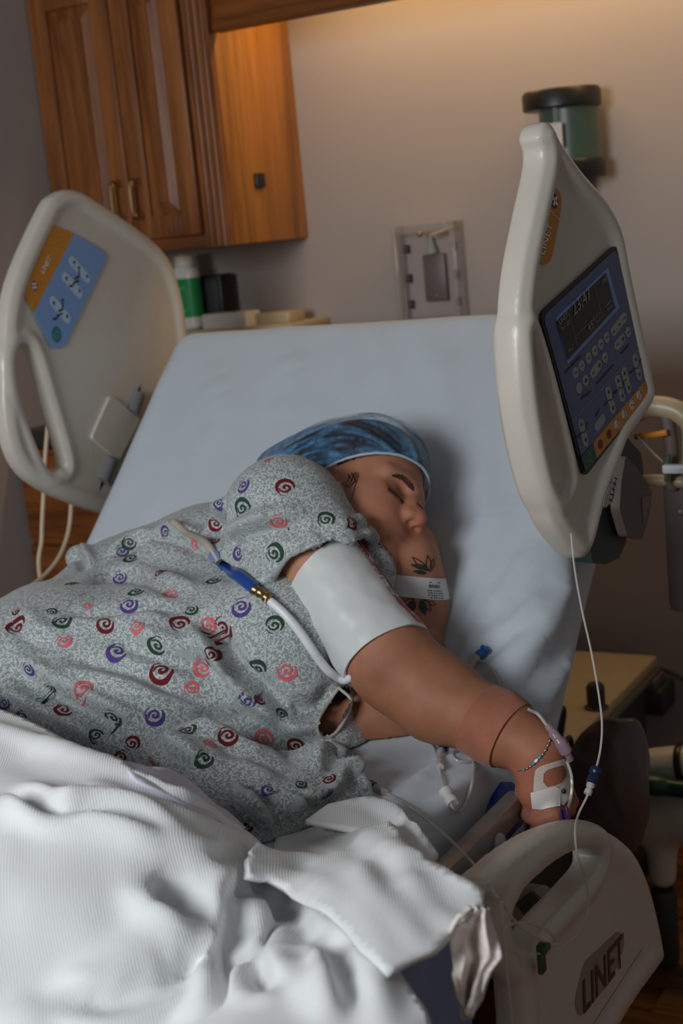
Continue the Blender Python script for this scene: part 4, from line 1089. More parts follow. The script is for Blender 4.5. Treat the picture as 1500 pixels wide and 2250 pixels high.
def tone(V):
    base = np.array(lin(190, 138, 112)[:3]); C = np.tile(base, (len(V), 1))
    def blend(mask, col): 
        nonlocal C
        C = C*(1-mask[:, None])+np.array(lin(*col)[:3])*mask[:, None]
    q = ((V-HC)@HM)/HS
    inh = (np.linalg.norm(q-A(0, .03, -.02), axis=1) < .17)*1.
    def blob(c, r, sharp=1.): return inh*np.exp(-((np.abs(np.linalg.norm((q-A(*c))/A(*r), axis=1)))**2)*sharp)
    blend(inh*.6, (182, 124, 98))
    blend(np.clip(blob((.042, .062, -.045), (.025, .03, .025))*.40, 0, 1), (196, 112, 92))
    blend(blob((0, .112, -.030), (.018, .016, .016))*.45, (200, 110, 92))
    blend(blob((0, .098, -.059), (.022, .012, .0055), 1.3)*.85, (164, 88, 82)); blend(blob((0, .096, -.0685), (.020, .012, .0060), 1.3)*.85, (168, 90, 84))
    blend(np.clip(blob((.033, .080, -.004), (.022, .014, .011))*.30, 0, 1), (146, 92, 74)); 
    # forearm ruddier and painted darker for its dim light; dark spot at elbow crease
    dE = np.linalg.norm(V-E_Rt, axis=1)
    ta = np.clip(((V-S_Rt)@unit(E_Rt-S_Rt)-.17)/.10, 0, 1)*(np.linalg.norm(V-(E_Rt+W_Rt)/2, axis=1) < .24)
    blend(ta*.75, (142, 92, 64))
    dk = march(F_BODY, 832, 1478)
    blend(np.exp(-((np.linalg.norm((V-dk), axis=1)/.022)**2))*.45, (126, 78, 60))
    kn = march(F_BODY, 1200, 1760); blend(np.exp(-((np.linalg.norm(V-kn, axis=1)/.06)**2))*.35, (190, 108, 88))
    return np.concatenate([C, np.ones((len(C), 1))], 1)
V, Q = surface_nets(F_BODY, (-1.62, 1.28, .70), (-.50, 2.06, 1.32), .0030, smooth=2)
# fine head: the same field sampled closer, spliced by refining the head vertices onto the surface
def snap(f, V, N, it=2):
    e = .0008
    for k in range(it):
        d = f(V); V = V-N*np.clip(d, -.003, .003)[:, None]
    return V
me = mesh_np('body', V, quads=Q)
ca = me.attributes.new('tone', 'FLOAT_COLOR', 'POINT'); ca.data.foreach_set('color', tone(V).astype(np.float32).ravel())
BODY_BVH = BVHTree.FromPolygons(V.tolist(), Q.tolist())
body = link('body', me, M['skin'], per)
print('body', len(Q))

def cast(bvh, px, py):
    h = bvh.ray_cast(Vector(CAM), Vector(ray(px, py)).normalized())
    return (A(*h[0]), A(*h[1])) if h[0] is not None else (None, None)
def inpoly(p, poly):
    x, y = p; c = False; n = len(poly)
    for i in range(n):
        x1, y1 = poly[i]; x2, y2 = poly[i-1]
        if (y1 > y) != (y2 > y) and x < (x2-x1)*(y-y1)/(y2-y1)+x1: c = not c
    return c
def patch(bvh, px_poly, holes=(), step=6, off=.0008, name='patch', mat=None, parent=None, lift=None, thick=0, build=True, **kw):
    """a thin film laid on a surface: the outline is thrown onto it and offset along its normals"""
    polys = [list(px_poly)]+[list(h) for h in holes]
    vs, es = [], []
    for pl_ in polys:
        d = []
        for a, b in zip(pl_, pl_[1:]+pl_[:1]):
            k = max(1, int(math.hypot(b[0]-a[0], b[1]-a[1])/step))
            d += [(a[0]+(b[0]-a[0])*i/k, a[1]+(b[1]-a[1])*i/k) for i in range(k)]
        s0 = len(vs); vs += d; es += [(s0+i, s0+(i+1) % len(d)) for i in range(len(d))]
    P = np.array(px_poly); x0, y0 = P.min(0); x1, y1 = P.max(0)
    for i, x in enumerate(np.arange(x0+step*.5, x1, step)):
        for y in np.arange(y0+step*.5+(i % 2)*step*.5, y1, step):
            if inpoly((x, y), px_poly) and not any(inpoly((x, y), h) for h in holes): vs.append((x, y))
    r = delaunay_2d_cdt([Vector(v) for v in vs], es, [], 0, 1e-4)
    W = []
    for v in r[0]:
        h, n = cast(bvh, v.x, v.y); 
        W.append((h, n))
    tris = []
    for f in r[2]:
        c = sum((r[0][i] for i in f), Vector((0, 0)))/len(f)
        if not inpoly(c, px_poly) or any(inpoly(c, h) for h in holes): continue
        if any(W[i][0] is None for i in f): continue
        if max((np.linalg.norm(W[a][0]-W[b][0]) for a in f for b in f)) > .03: continue
        tris.append(tuple(f))
    N = [w_[1] if w_[0] is not None else A(0, 0, 1) for w_ in W]
    top = [(w_[0]+w_[1]*(off if lift is None else off+lift(v))) if w_[0] is not None else A(0, 0, 0) for w_, v in zip(W, r[0])]
    if not build: return top, tris
    used = sorted({i for t in tris for i in t}); re = {u: i for i, u in enumerate(used)}
    V_ = [top[i] for i in used]; T = [tuple(re[i] for i in t) for t in tris]
    nn = np.cross(V_[T[0][1]]-V_[T[0][0]], V_[T[0][2]]-V_[T[0][0]])
    if nn@N[used[T[0][0]]] < 0: T = [t[::-1] for t in T]
    me = bpy.data.meshes.new(name); me.from_pydata([tuple(v) for v in V_], [], T); me.polygons.foreach_set('use_smooth', np.ones(len(T), bool))
    return link(name, me, mat, parent, **kw)

patch(BODY_BVH, [tuple(A(1157, 1789)+A(8.5*math.cos(t), 8*math.sin(t))) for t in np.linspace(0, 2*math.pi, 14, endpoint=False)], step=3, off=.0006, name='fingernail', mat=plain('fingernail', lin(150, 92, 92), .3), parent=per)
# hair under the cap, with wisps in front of the ear
F_HAIR = Field([h_e((0, -.019, .049), (.083, .104, .093), .0), p_ell(c3(795, 1012, 2.06), A(.076, .077, .052), None, .03), p_ell(c3(700, 1018, 2.09), A(.050, .052, .037), None, .04), p_ell(c3(640, 1026, 2.10), A(.036, .036, .022), None, .03)], on_bed)
pln = (hd(0, .088, .062), unit(np.cross(hd(.078, -.004, .010)-hd(0, .088, .062), H_R)))
if pln[1]@H_U < 0: pln = (pln[0], -pln[1])
hair, HV, HQ = sculpt('hair', F_HAIR, HC-.22, HC+.22, .005, M['hair'], per, keep=lambda V, N: ((V-pln[0])@pln[1] > .002), smooth=1)
b = MB()
for pts in ([(772, 1040), (775, 1052), (768, 1064), (752, 1070), (740, 1066)], [(780, 1038), (782, 1052), (772, 1066), (758, 1072)], [(766, 1042), (766, 1056), (756, 1064), (744, 1062)], [(786, 1040), (786, 1052), (778, 1062)], [(776, 1041), (779, 1058), (770, 1070), (762, 1074)],
            [(784, 1056), (776, 1085), (768, 1110)], [(768, 1046), (772, 1058), (765, 1066), (750, 1073)]):
    W_ = [cast(BODY_BVH, *p) for p in pts]
    if all(w_[0] is not None for w_ in W_): b.tube(spline([w_[0]+w_[1]*.0012 for w_ in W_], 6), .0006, 5, taper=lambda t: 1-.7*t)
b.build('hair_wisps', M['hair'], per, kind='stuff')
# eyebrow and lash line: many short hairs along a curve
def hairs(name, curve, n, length, lean, r, jit, seed):
    rnd = random.Random(seed); b = MB(); C = spline(curve, 10)
    for i in range(n):
        t = rnd.random(); k = t*(len(C)-1); j = int(min(k, len(C)-2)); p = C[j]+(C[j+1]-C[j])*(k-j); d = unit(C[j+1]-C[j]); nr = A(-d[1], d[0])
        w_ = math.sin(math.pi*min(max(t*.9+.08, 0), 1))
        p = p+nr*(rnd.random()-.5)*jit*w_
        e = p+(d*lean[0]+nr*lean[1])*length*(.6+.5*rnd.random())
        a0, n0 = cast(BODY_BVH, *p); a1, n1 = cast(BODY_BVH, *e)
        if a0 is None or a1 is None or np.linalg.norm(a1-a0) > .02: continue
        m_ = (a0+a1)/2+n0*.0010
        b.tube([a0, m_, a1+n1*.0006], r, 4, taper=lambda t: 1-.6*t)
    return b.build(name, M['brow'], per, autosmooth=0, kind='stuff')
hairs('eyebrow', [(864, 1047), (880, 1050), (894, 1060), (904, 1072), (909, 1080)], 240, 8, (-.85, -.35), .00030, 12, 3)
hairs('eyelashes', [(852, 1071), (862, 1077), (872, 1087), (882, 1097), (887, 1102)], 70, 8, (.25, .95), .0004, 2, 5)

hairs('eyelashes', [(914, 1103), (921, 1109), (928, 1115)], 24, 6, (.5, .7), .0004, 2, 8)
# tattoo leaves on the lower arm
def leaf(base, tip, wd):
    b_, t_ = np.array(base, float), np.array(tip, float); d = t_-b_; L = np.linalg.norm(d); d /= L; n = A(-d[1], d[0]); out = []
    for s in np.linspace(0, 1, 9): out.append(tuple(b_+d*L*s+n*wd*math.sin(math.pi*s**.85)))
    for s in np.linspace(1, 0, 9)[1:-1]: out.append(tuple(b_+d*L*s-n*wd*math.sin(math.pi*s**.85)))
    return out
def tattoo(i, base, tip, wd):
    o_ = leaf(base, tip, wd); inner = leaf(np.array(base)*.86+np.array(tip)*.14, np.array(base)*.14+np.array(tip)*.86, wd*.62)
    try: patch(BODY_BVH, o_, [inner] if i % 2 == 0 else [], step=4, off=.0005, name='tattoo_leaf', mat=M['tattoo'], parent=per)
    except Exception as ex: print('tattoo', ex)
for i, (b_, t_, wd) in enumerate([((941, 1256), (903, 1222), 7), ((941, 1250), (900, 1240), 6), ((944, 1258), (938, 1218), 7), ((938, 1260), (905, 1254), 5), ((946, 1254), (952, 1226), 5),
    ((911, 1320), (897, 1346), 9), ((912, 1316), (880, 1330), 7), ((924, 1318), (934, 1352), 9), ((930, 1316), (947, 1344), 7), ((902, 1320), (905, 1348), 9), ((941, 1322), (958, 1330), 5)]):
    tattoo(i, b_, t_, wd)

# ------------------------------------------------------------------ gown
GP = [p_sphere(c3(x, y, z), r, .05) for x, y, z, r in TORSO]
a_ax = unit(E_Rt-S_Rt)
GP += [p_sphere(S_Rt, .072, .04), p_cone(S_Rt, S_Rt+a_ax*.12, .072, .078, .04), p_ell(c3(600, 1190, 1.93), A(.075, .05, .06), None, .04),
       p_sphere(c3(770, 1190, 2.00), .056, .03), p_sphere(c3(175, 1228, 2.22), .022, .02)]
LOWER = [(300, 1650, 1.855, .115), (440, 1710, 1.69, .07), (520, 1775, 1.645, .05), (610, 1740, 1.675, .05), (700, 1745, 1.655, .042), (775, 1728, 1.675, .035), (600, 1800, 1.605, .036), (555, 1828, 1.585, .034), (660, 1785, 1.625, .032), (782, 1690, 1.80, .034), (700, 1735, 1.765, .036), (620, 1775, 1.73, .036), (560, 1800, 1.72, .03), (820, 1625, 1.83, .026)]
GP += [p_sphere(c3(x, y, z), r, .04) for x, y, z, r in LOWER]
hem_p = c3(690, 1232, 1.86); hem_n = unit(a_ax*.75+unit(camv(0, -1, 0))*.6)
def gown_post(P, d):
    # sleeve opening: cut across the arm, hollow inside so the arm comes out of it
    q = P-S_Rt; t = q@a_ax; rad = np.linalg.norm(q-t[:, None]*a_ax, axis=1)
    near = rad-.118
    cut = (P-hem_p)@hem_n                                        # >0 beyond the hem
    arm_zone = np.maximum(-(t-.085), near)                       # <0 around the arm past the shoulder
    sub = np.maximum(-cut, arm_zone)                             # <0 in what must go
    inner = np.maximum(np.maximum(rad-.068, -(t-.05)), -.0+t-.30)
    tor = F_TOR(P)
    d = np.maximum(d, np.minimum(-sub, 1)) if False else np.where(sub < .0, np.maximum(d, np.minimum(tor, .3)), d)
    d = np.maximum(d, -inner)
    d = np.minimum(d, tor)
    d = np.maximum(d, -HEADCLR(P))
    d = np.maximum(d, -LARM(P))
    d = smin(d, np.maximum(F_DRP(P), -(F_HEAD(P)-.003)), .012)
    return np.maximum(d, -(F_SHEET(P)-.002))
F_DRP = Field([p_cone(c3(742, 1105, 1.935), c3(792, 1178, 1.915), .028, .030, 0), p_cone(c3(792, 1178, 1.915), c3(818, 1250, 1.895), .030, .026, .02), p_cone(c3(818, 1250, 1.895), c3(838, 1302, 1.88), .026, .014, .02)])
F_TOR = Field([p_sphere(c3(x, y, z), r, .05) for x, y, z, r in TORSO])
HEADCLR = Field([h_e((0, .03, -.02), (.082, .10, .125), 0), h_e((0, -.02, .05), (.09, .115, .10), .02)])
LARM = Field([p_cone(c3(915, 1215, 2.0), c3(925, 1330, 1.985), .052, .050, 0), p_cone(c3(925, 1330, 1.985), c3(905, 1560, 1.865), .052, .050, .02)])
F_GOWN = Field(GP, gown_post)
GC = [ ([(488, 1745), (540, 1790), (592, 1842)], .014, .006, 1), ([(530, 1742), (590, 1788), (612, 1835)], .014, .006, -1), ([(575, 1765), (640, 1795), (670, 1785)], .012, .006, 1), ([(498, 1775), (545, 1815), (570, 1840)], .012, .005, 1), ([(640, 1760), (700, 1768), (760, 1745)], .012, .006, 1), ([(600, 1740), (640, 1750), (720, 1745)], .010, .006, -1),
  # pixel polyline, depth, width, side
 ([(420, 1348), (480, 1396), (540, 1476), (600, 1530), (668, 1582)], 0.0216, .011, -1),
 ([(738, 1500), (712, 1545), (670, 1562), (620, 1552)], 0.0189, .012, 1),
 ([(0, 1452), (60, 1490), (150, 1540), (260, 1592), (340, 1610)], 0.0135, .010, 1),
 ([(0, 1475), (80, 1520), (180, 1570), (270, 1620)], 0.0108, .009, -1),
 ([(220, 1392), (360, 1444), (490, 1475), (570, 1510)], 0.0121, .013, 1),
 ([(100, 1428), (256, 1464), (380, 1508), (520, 1545)], 0.0108, .012, -1),
 ([(312, 1176), (400, 1190), (476, 1226), (520, 1280)], 0.0135, .010, 1),
 ([(498, 1130), (480, 1160), (498, 1210)], 0.0189, .009, -1),
 ([(504, 1206), (552, 1174), (610, 1164), (690, 1150)], 0.0121, .011, 1),
 ([(250, 1230), (290, 1195), (330, 1180)], 0.0095, .010, 1),
 ([(180, 1290), (260, 1270), (360, 1290), (450, 1320)], 0.0081, .014, 1),
 ([(120, 1340), (240, 1345), (330, 1330), (420, 1348)], 0.0095, .013, -1),
 ([(657, 1689), (727, 1679), (790, 1632)], 0.0135, .009, 1),
 ([(540, 1735), (657, 1745), (773, 1712), (834, 1672)], 0.0162, .009, 1),
 ([(480, 1745), (600, 1760), (700, 1755)], 0.0135, .008, -1),
 ([(600, 1600), (640, 1650), (660, 1700)], 0.0108, .014, 1),
 ([(340, 1640), (400, 1680), (420, 1705)], 0.0135, .010, 1),
 ([(270, 1655), (330, 1690), (400, 1712)], 0.0108, .008, -1),
 ([(560, 1640), (620, 1690), (640, 1720)], 0.0081, .014, -1),
 ([(780, 1100), (790, 1170), (835, 1240)], 0.0108, .010, 1),
 ([(760, 1120), (770, 1180), (800, 1225)], 0.0081, .009, -1),
 ([(690, 1120), (720, 1170), (780, 1200)], 0.0068, .012, 1),
 ([(20, 1350), (60, 1400), (140, 1420)], 0.0081, .012, 1),
 ([(300, 1500), (420, 1560), (560, 1600)], 0.0068, .014, 1),
 ([(160, 1200), (178, 1235), (180, 1265)], 0.0135, .008, 1),
 ([(830, 1600), (838, 1650), (830, 1700)], 0.0108, .008, 1),
 ([(560, 1090), (540, 1130), (500, 1150)], 0.0068, .014, 1),
 ([(380, 1600), (520, 1650), (600, 1690)], 0.0081, .012, 1),
]
SLIT = [(742, 1518), (768, 1512), (764, 1545), (748, 1580), (733, 1606), (714, 1614), (702, 1600), (706, 1580), (726, 1550)]
def gown_edit(V, N, Q):
    for ln, a, wd, sd in GC: crease(V, N, marchN(F_GOWN, ln), a, wd, sd)
    V += N*(.0030*noise3(V, 15, 5)+.0012*noise3(V, 48, 9))[:, None]
    return V
def pxof(V):
    d = V-CAM; z = d@C_FWD
    return np.stack([750+F_PX*(d@C_RT)/z, 1125-F_PX*(d@C_UP)/z], 1), z
def gown_keep(V, N):
    p, z = pxof(V); ok = np.ones(len(V), bool)
    mk = (p[:, 0] > 690) & (p[:, 0] < 780) & (p[:, 1] > 1500) & (p[:, 1] < 1620) & (z < 1.95)
    for i in np.nonzero(mk)[0]:
        if inpoly(p[i], SLIT): ok[i] = False
    return ok
V, Q = surface_nets(F_GOWN, (-1.75, 1.18, .70), (-.62, 2.06, 1.30), .0042, smooth=3)
V = gown_edit(V, normals(V, Q), Q)
ok = gown_keep(V, None); Q = Q[ok[Q].all(1)]
me = mesh_np('gown', V, quads=Q)
# fabric coordinates: distance along the body and round it
t0, t1 = c3(690, 1150, 2.05), c3(60, 1600, 2.0); ax = unit(t1-t0); u1 = unit(camv(.3, .3, 1)-ax*(camv(.3, .3, 1)@ax)); u2 = np.cross(ax, u1)
q = V-t0; al = q@ax; an = np.arctan2(q@u2, q@u1)
na_ = unit(camv(-.05, .45, .9)); v_ax = unit(np.cross(na_, ax)); u_ax = np.cross(v_ax, na_); NG = normals(V, Q); w3 = np.abs(np.stack([NG@na_, NG@u_ax*.9, NG@v_ax*.9], 1)).argmax(1); qa, qb, qc = q@u_ax, q@v_ax, q@na_
fab = np.stack([np.where(w3 == 1, qc+3.1, qa), np.where(w3 == 2, qc+5.7, qb), 0*al], 1)
at_ = me.attributes.new('fab', 'FLOAT_VECTOR', 'POINT'); at_.data.foreach_set('vector', fab.astype(np.float32).ravel())
GOWN_BVH = BVHTree.FromPolygons(V.tolist(), Q.tolist())
gown = link('gown', me, M['gown'], per)
print('gown', len(Q))
# rolled hem round the slit
b = MB(); W_ = []
for x, y in SLIT:
    h, n = None, None
    c_ = np.array(SLIT).mean(0); e = A(x, y)+unit(A(x, y)-c_)*7
    h, n = cast(GOWN_BVH, *e)
    if h is not None: W_.append(h+n*.001)
md = np.median([(w_-CAM)@C_FWD for w_ in W_]); W_ = [w_ for w_ in W_ if abs((w_-CAM)@C_FWD-md) < .04]
W_ = spline(W_+[W_[0]], 5); b.tube(W_, .0021, 8); b.build('slit_hem', plain('hem_cotton', lin(178, 174, 166), .9), per)

# printed swirls
def swirl(b, px, py, rpx, rot, flip, kind):
    C_, N_ = cast(GOWN_BVH, px, py)
    if C_ is None: return
    z = (C_-CAM)@C_FWD; R_ = rpx*z/F_PX
    acc = A(0, 0, 0)
    for dx, dy in ((0, 0), (rpx*.5, 0), (-rpx*.5, 0), (0, rpx*.5), (0, -rpx*.5)):
        h, n = cast(GOWN_BVH, px+dx, py+dy)
        if h is not None and np.linalg.norm(h-C_) < .06: acc = acc+n
    N_ = unit(acc); e1 = unit(C_RT-N_*(C_RT@N_)); e2 = np.cross(N_, e1)
    cr, sr = math.cos(rot), math.sin(rot)
    def drop(x, y):
        x2, y2 = x*cr-y*sr, (x*sr+y*cr)*flip
        P_ = C_+(e1*x2+e2*y2)*R_
        h = GOWN_BVH.ray_cast(Vector(P_+N_*.03), Vector(-N_), .07)
        return None if h[0] is None else A(*h[0])+A(*h[1])*.0007
    def ribbon(c, half):
        prev = None
        for i in range(len(c)):
            d = c[min(i+1, len(c)-1)]-c[max(i-1, 0)]; d = unit(d); n = A(-d[1], d[0])*half(i/(len(c)-1))
            row = [drop(*(c[i]+n*s)) for s in (1, 0, -1)]
            row = None if any(r is None for r in row) else [b.b.verts.new(r) for r in row]
            if prev and row:
                for k in range(2):
                    if max(np.linalg.norm(A(*prev[k].co)-A(*row[k+1].co)), 0) < R_*.6: b.b.faces.new((prev[k], row[k], row[k+1], prev[k+1]))
            prev = row
    # inner curl
    t = np.linspace(0, 1, 34); a = 1.2+t*8.2; r = .06+.60*t**1.15
    ribbon(np.stack([r*np.cos(a)*1.05, r*np.sin(a)*.92], 1), lambda s: .05+.085*math.sin(math.pi*min(s*1.0, 1))**.6)
    # heavy outer brush stroke, thick then tapering
    t = np.linspace(0, 1, 30); a = (3.0 if kind else 2.4)+t*4.0; r = .86+.10*np.sin(t*3.1)
    ribbon(np.stack([r*np.cos(a)*1.02, r*np.sin(a)*.94], 1), lambda s: .03+.20*math.sin(math.pi*min(s*.9+.05, 1))**1.1)
    t = np.linspace(0, 1, 12); a = 1.5+t*1.1
    ribbon(np.stack([.98*np.cos(a), .95*np.sin(a)], 1), lambda s: .012+.035*math.sin(math.pi*s))
SWS = dict(
 maroon=[(627, 1072, 21), (492, 1380, 27), (355, 1472, 26), (40, 1380, 24), (232, 1370, 20), (395, 1372, 22), (501, 1616, 22), (649, 1639, 18), (290, 1634, 16), (268, 1664, 16), (722, 1712, 15), (350, 1258, 17), (474, 1150, 16), (468, 1188, 14), (570, 1537, 14), (140, 1560, 20), (735, 1594, 12), (776, 1145, 17), (462, 1438, 18), (36, 1344, 10), (320, 1750, 13), (545, 1815, 12)],
 pink=[(611, 1145, 19), (412, 1102, 14), (378, 1306, 19), (446, 1468, 20), (182, 1512, 20), (580, 1625, 21), (630, 1473, 22), (300, 1374, 16), (456, 1376, 18), (140, 1408, 16), (420, 1514, 16), (334, 1672, 14), (797, 1206, 17), (460, 1632, 15), (430, 1200, 14), (195, 1330, 10), (590, 1012, 10)],
 purple=[(534, 1067, 17), (258, 1431, 22), (530, 1333, 23), (541, 1541, 20), (339, 1572, 22), (283, 1328, 20), (264, 1270, 16), (268, 1210, 14), (62, 1470, 16), (364, 1170, 15), (524, 1214, 17), (722, 1214, 19), (590, 1735, 15), (480, 1105, 14), (720, 1745, 15), (10, 1545, 14), (350, 1700, 14)],
 green=[(532, 1117, 22), (602, 1216, 22), (289, 1226, 18), (136, 1365, 22), (345, 1418, 22), (248, 1576, 22), (602, 1374, 20), (716, 1142, 19), (410, 1605, 20), (450, 1665, 20), (300, 1300, 18), (566, 1468, 20), (470, 1276, 17), (158, 1284, 15), (50, 1576, 16), (212, 1615, 15), (284, 1192, 16), (618, 1570, 15), (660, 1722, 13), (110, 1512, 14), (420, 1340, 15), (510, 1032, 11), (112, 1345, 12), (768, 1660, 12)])
rnd = random.Random(11)
for colr, lst in SWS.items():
    for x, y, r in lst:
        b = MB(); swirl(b, x, y, r, rnd.uniform(-.7, .7), rnd.choice((1, 1, -1)), rnd.random() < .5)
        if len(b.b.faces) > 6:
            me = bpy.data.meshes.new('swirl'); b.b.to_mesh(me); me.polygons.foreach_set('use_smooth', np.ones(len(me.polygons), bool)); link('printed_swirl', me, M['sw_'+colr], gown)
        b.b.free()

# bouffant cap
F_CAP = Field([h_e((0, -.018, .050), (.090, .112, .100), .0), p_ell(c3(800, 1008, 2.06), A(.085, .085, .060), None, .03), p_ell(c3(700, 1015, 2.09), A(.058, .06, .046), None, .04), p_ell(c3(625, 1025, 2.10), A(.045, .045, .030), None, .03)], lambda P, d: np.maximum(d, -(F_SHEET(P)-.001)))
pc = (hd(0, .094, .058), None)
e_ = hd(.084, -.006, .012)-hd(0, .094, .058)
n_ = unit(np.cross(e_, H_R)); n_ = n_ if n_@H_U > 0 else -n_
pc = (hd(0, .094, .058), n_)
V, Q = surface_nets(F_CAP, HC-.26, HC+.24, .0040, smooth=2)
N = normals(V, Q)
cq = ((V-HC)@HM)/HS
ang = np.arctan2(cq[:, 0], cq[:, 2]-.02)                          # angle round the front-back axis
hgt = (V-pc[0])@pc[1]
pl1 = noise3(np.stack([ang*5.0, cq[:, 1]*9, 0*ang], 1), 1.0, 4, 2); pl2 = noise3(np.stack([ang*14, cq[:, 1]*14, 0*ang], 1), 1.0, 8, 2)
gather = np.exp(-np.maximum(hgt, 0)/.035)
V = V+N*(.0035*pl1+.0020*pl2+gather*.0022*pl2)[:, None]
ok = hgt > 0
Qk = Q[ok[Q].all(1)]
used = np.unique(Qk); re = np.full(len(V), -1); re[used] = np.arange(len(used))
me = mesh_np('surgical_cap', V[used], quads=re[Qk])
fold = np.clip(.10+.55*np.maximum(0, 1-np.abs(pl1)*5)+.35*np.maximum(0, 1-np.abs(pl2)*4)+gather*.35+np.clip(-cq[:, 1]*3-.05, 0, .35), 0, 1)
fa = me.attributes.new('pleat', 'FLOAT', 'POINT'); fa.data.foreach_set('value', fold[used].astype(np.float32))
cap = link('surgical_cap', me, M['cap'], per)
# elastic edge: follow the cut round
axc = hd(0, -.01, .03); pts = []
for a in np.linspace(0, 2*math.pi, 90, endpoint=False):
    u_ = unit(H_R-n_*(H_R@n_)); v_ = np.cross(n_, u_); d = u_*math.cos(a)+v_*math.sin(a)
    o = axc-n_*((axc-pc[0])@n_); t = 0.02
    while t < .2 and float(F_CAP((o+d*t)[None])[0]) < 0: t += .001
    pts.append(o+d*(t+.0005)+n_*.001)
MB().tube(pts+[pts[0]], .0019, 7).build('elastic_edge', plain('pale_elastic', lin(170, 190, 204), .8), per)

# ------------------------------------------------------------------ blanket
def tri_mesh(poly, step, keep=None):
    d = []
    for a, b in zip(poly, poly[1:]+poly[:1]):
        k = max(1, int(math.hypot(b[0]-a[0], b[1]-a[1])/step)); d += [(a[0]+(b[0]-a[0])*i/k, a[1]+(b[1]-a[1])*i/k) for i in range(k)]
    es = [(i, (i+1) % len(d)) for i in range(len(d))]; vs = list(d); PA = np.array(poly)
    x0, y0 = PA.min(0); x1, y1 = PA.max(0)
    X, Y = np.meshgrid(np.arange(x0+step/2, x1, step), np.arange(y0+step/2, y1, step), indexing='ij'); X = X+(np.arange(X.shape[1]) % 2)*step*.5
    G = np.stack([X.ravel(), Y.ravel()], 1); sd = poly_sdf(G, PA); G = G[sd < -step*.45]
    vs += [tuple(g) for g in G]
    r = delaunay_2d_cdt([Vector(v) for v in vs], es, [], 0, 1e-5)
    V2 = np.array([tuple(v) for v in r[0]]); T = np.array([tuple(f) for f in r[2]]); cen = V2[T].mean(1)
    T = T[poly_sdf(cen, PA) < 1e-4]
    return V2, T
def trinormals(V, T):
    nn = np.cross(V[T[:, 1]]-V[T[:, 0]], V[T[:, 2]]-V[T[:, 0]]); N = np.zeros_like(V)
    for i in range(3):
        for a in range(3): N[:, a] += np.bincount(T[:, i], nn[:, a], minlength=len(V))
    return N/np.maximum(np.linalg.norm(N, axis=1), 1e-12)[:, None]
def tri_relax(V, T, it):
    n = len(V); I = np.concatenate([T[:, i] for i in range(3)]*2); J = np.concatenate([T[:, (i+1) % 3] for i in range(3)]+[T[:, (i-1) % 3] for i in range(3)])
    deg = np.maximum(np.bincount(I, minlength=n), 1)
    E = {}
    ed = np.sort(np.concatenate([T[:, [0, 1]], T[:, [1, 2]], T[:, [2, 0]]]), axis=1); u, c = np.unique(ed, axis=0, return_counts=True)
    fix = np.zeros(n, bool); fix[u[c == 1].ravel()] = True
    for k in range(it):
        mean = np.stack([np.bincount(I, V[J, a], minlength=n) for a in range(3)], 1)/deg[:, None]
        V = np.where(fix[:, None], V, V+.5*(mean-V))
    return V
def shell(name, V, T, th, mat, parent=None, **kw):
    """give a draped surface its thickness: second skin below and a rim round the edge"""
    N = trinormals(V, T); n = len(V)
    V2 = np.concatenate([V, V-N*th]); B = T[:, ::-1]+n
    ed = np.concatenate([T[:, [0, 1]], T[:, [1, 2]], T[:, [2, 0]]]); key = np.sort(ed, axis=1)
    u, inv, c = np.unique(key, axis=0, return_inverse=True, return_counts=True)
    rim = ed[c[inv.ravel()] == 1]
    R1 = np.stack([rim[:, 1], rim[:, 0], rim[:, 0]+n], 1); R2 = np.stack([rim[:, 1], rim[:, 0]+n, rim[:, 1]+n], 1)
    me = mesh_np(name, V2, tris=np.concatenate([T, B, R1, R2]))
    return link(name, me, mat, parent, **kw)
def base_z(x):
    return .792+.060*np.clip((x+.70)/.13, 0, 1)**2*(3-2*np.clip((x+.70)/.13, 0, 1))
MOUND = Field([p_cone(A(-1.26, 1.33, .79), A(-.86, .93, .80), .185, .135, .0), p_sphere(A(-1.10, .95, .76), .20, .08), p_cone(A(-.86, .93, .80), A(-1.05, .55, .80), .135, .12, .06),
               p_sphere(A(-1.38, 1.25, .78), .18, .06), p_sphere(c3(150, 1570, 1.95), .178, .06), p_sphere(c3(400, 1560, 1.93), .155, .05), p_sphere(c3(-60, 1640, 1.98), .178, .06)])
def cover(lift, k=.06, ridges=None):
    def f(P, near=None):
        P = np.asarray(P, np.float32)
        l = lift if not callable(lift) else lift(P)
        d = smin(MOUND(P), (P[:, 2]-base_z(P[:, 0]))*.93, k)-l
        if ridges is not None: d = smin(d, ridges(P), .005)
        return d
    return f
def ridge_field(base, rows):
    """fold rolls: chains of tapering rounds half sunk in a surface, along lines of the photograph"""
    pr_ = []
    for pts, r in rows:
        P_ = spline(marchN(base, pts, t0=.5), 3); n = len(P_)
        rs = [r*(.45+.55*math.sin(math.pi*(.12+.76*i/(n-1)))) for i in range(n)]
        for i in range(n-1):
            q0, q1 = P_[i]-A(0, 0, rs[i]*.55), P_[i+1]-A(0, 0, rs[i+1]*.55)
            pr_.append(p_cone(q0, q1, rs[i], rs[i+1], .004))
    lo = np.min([p.c-p.R for p in pr_], 0); fld = Field(pr_)
    return lambda P: fld(P)
F_B0 = cover(0.006)
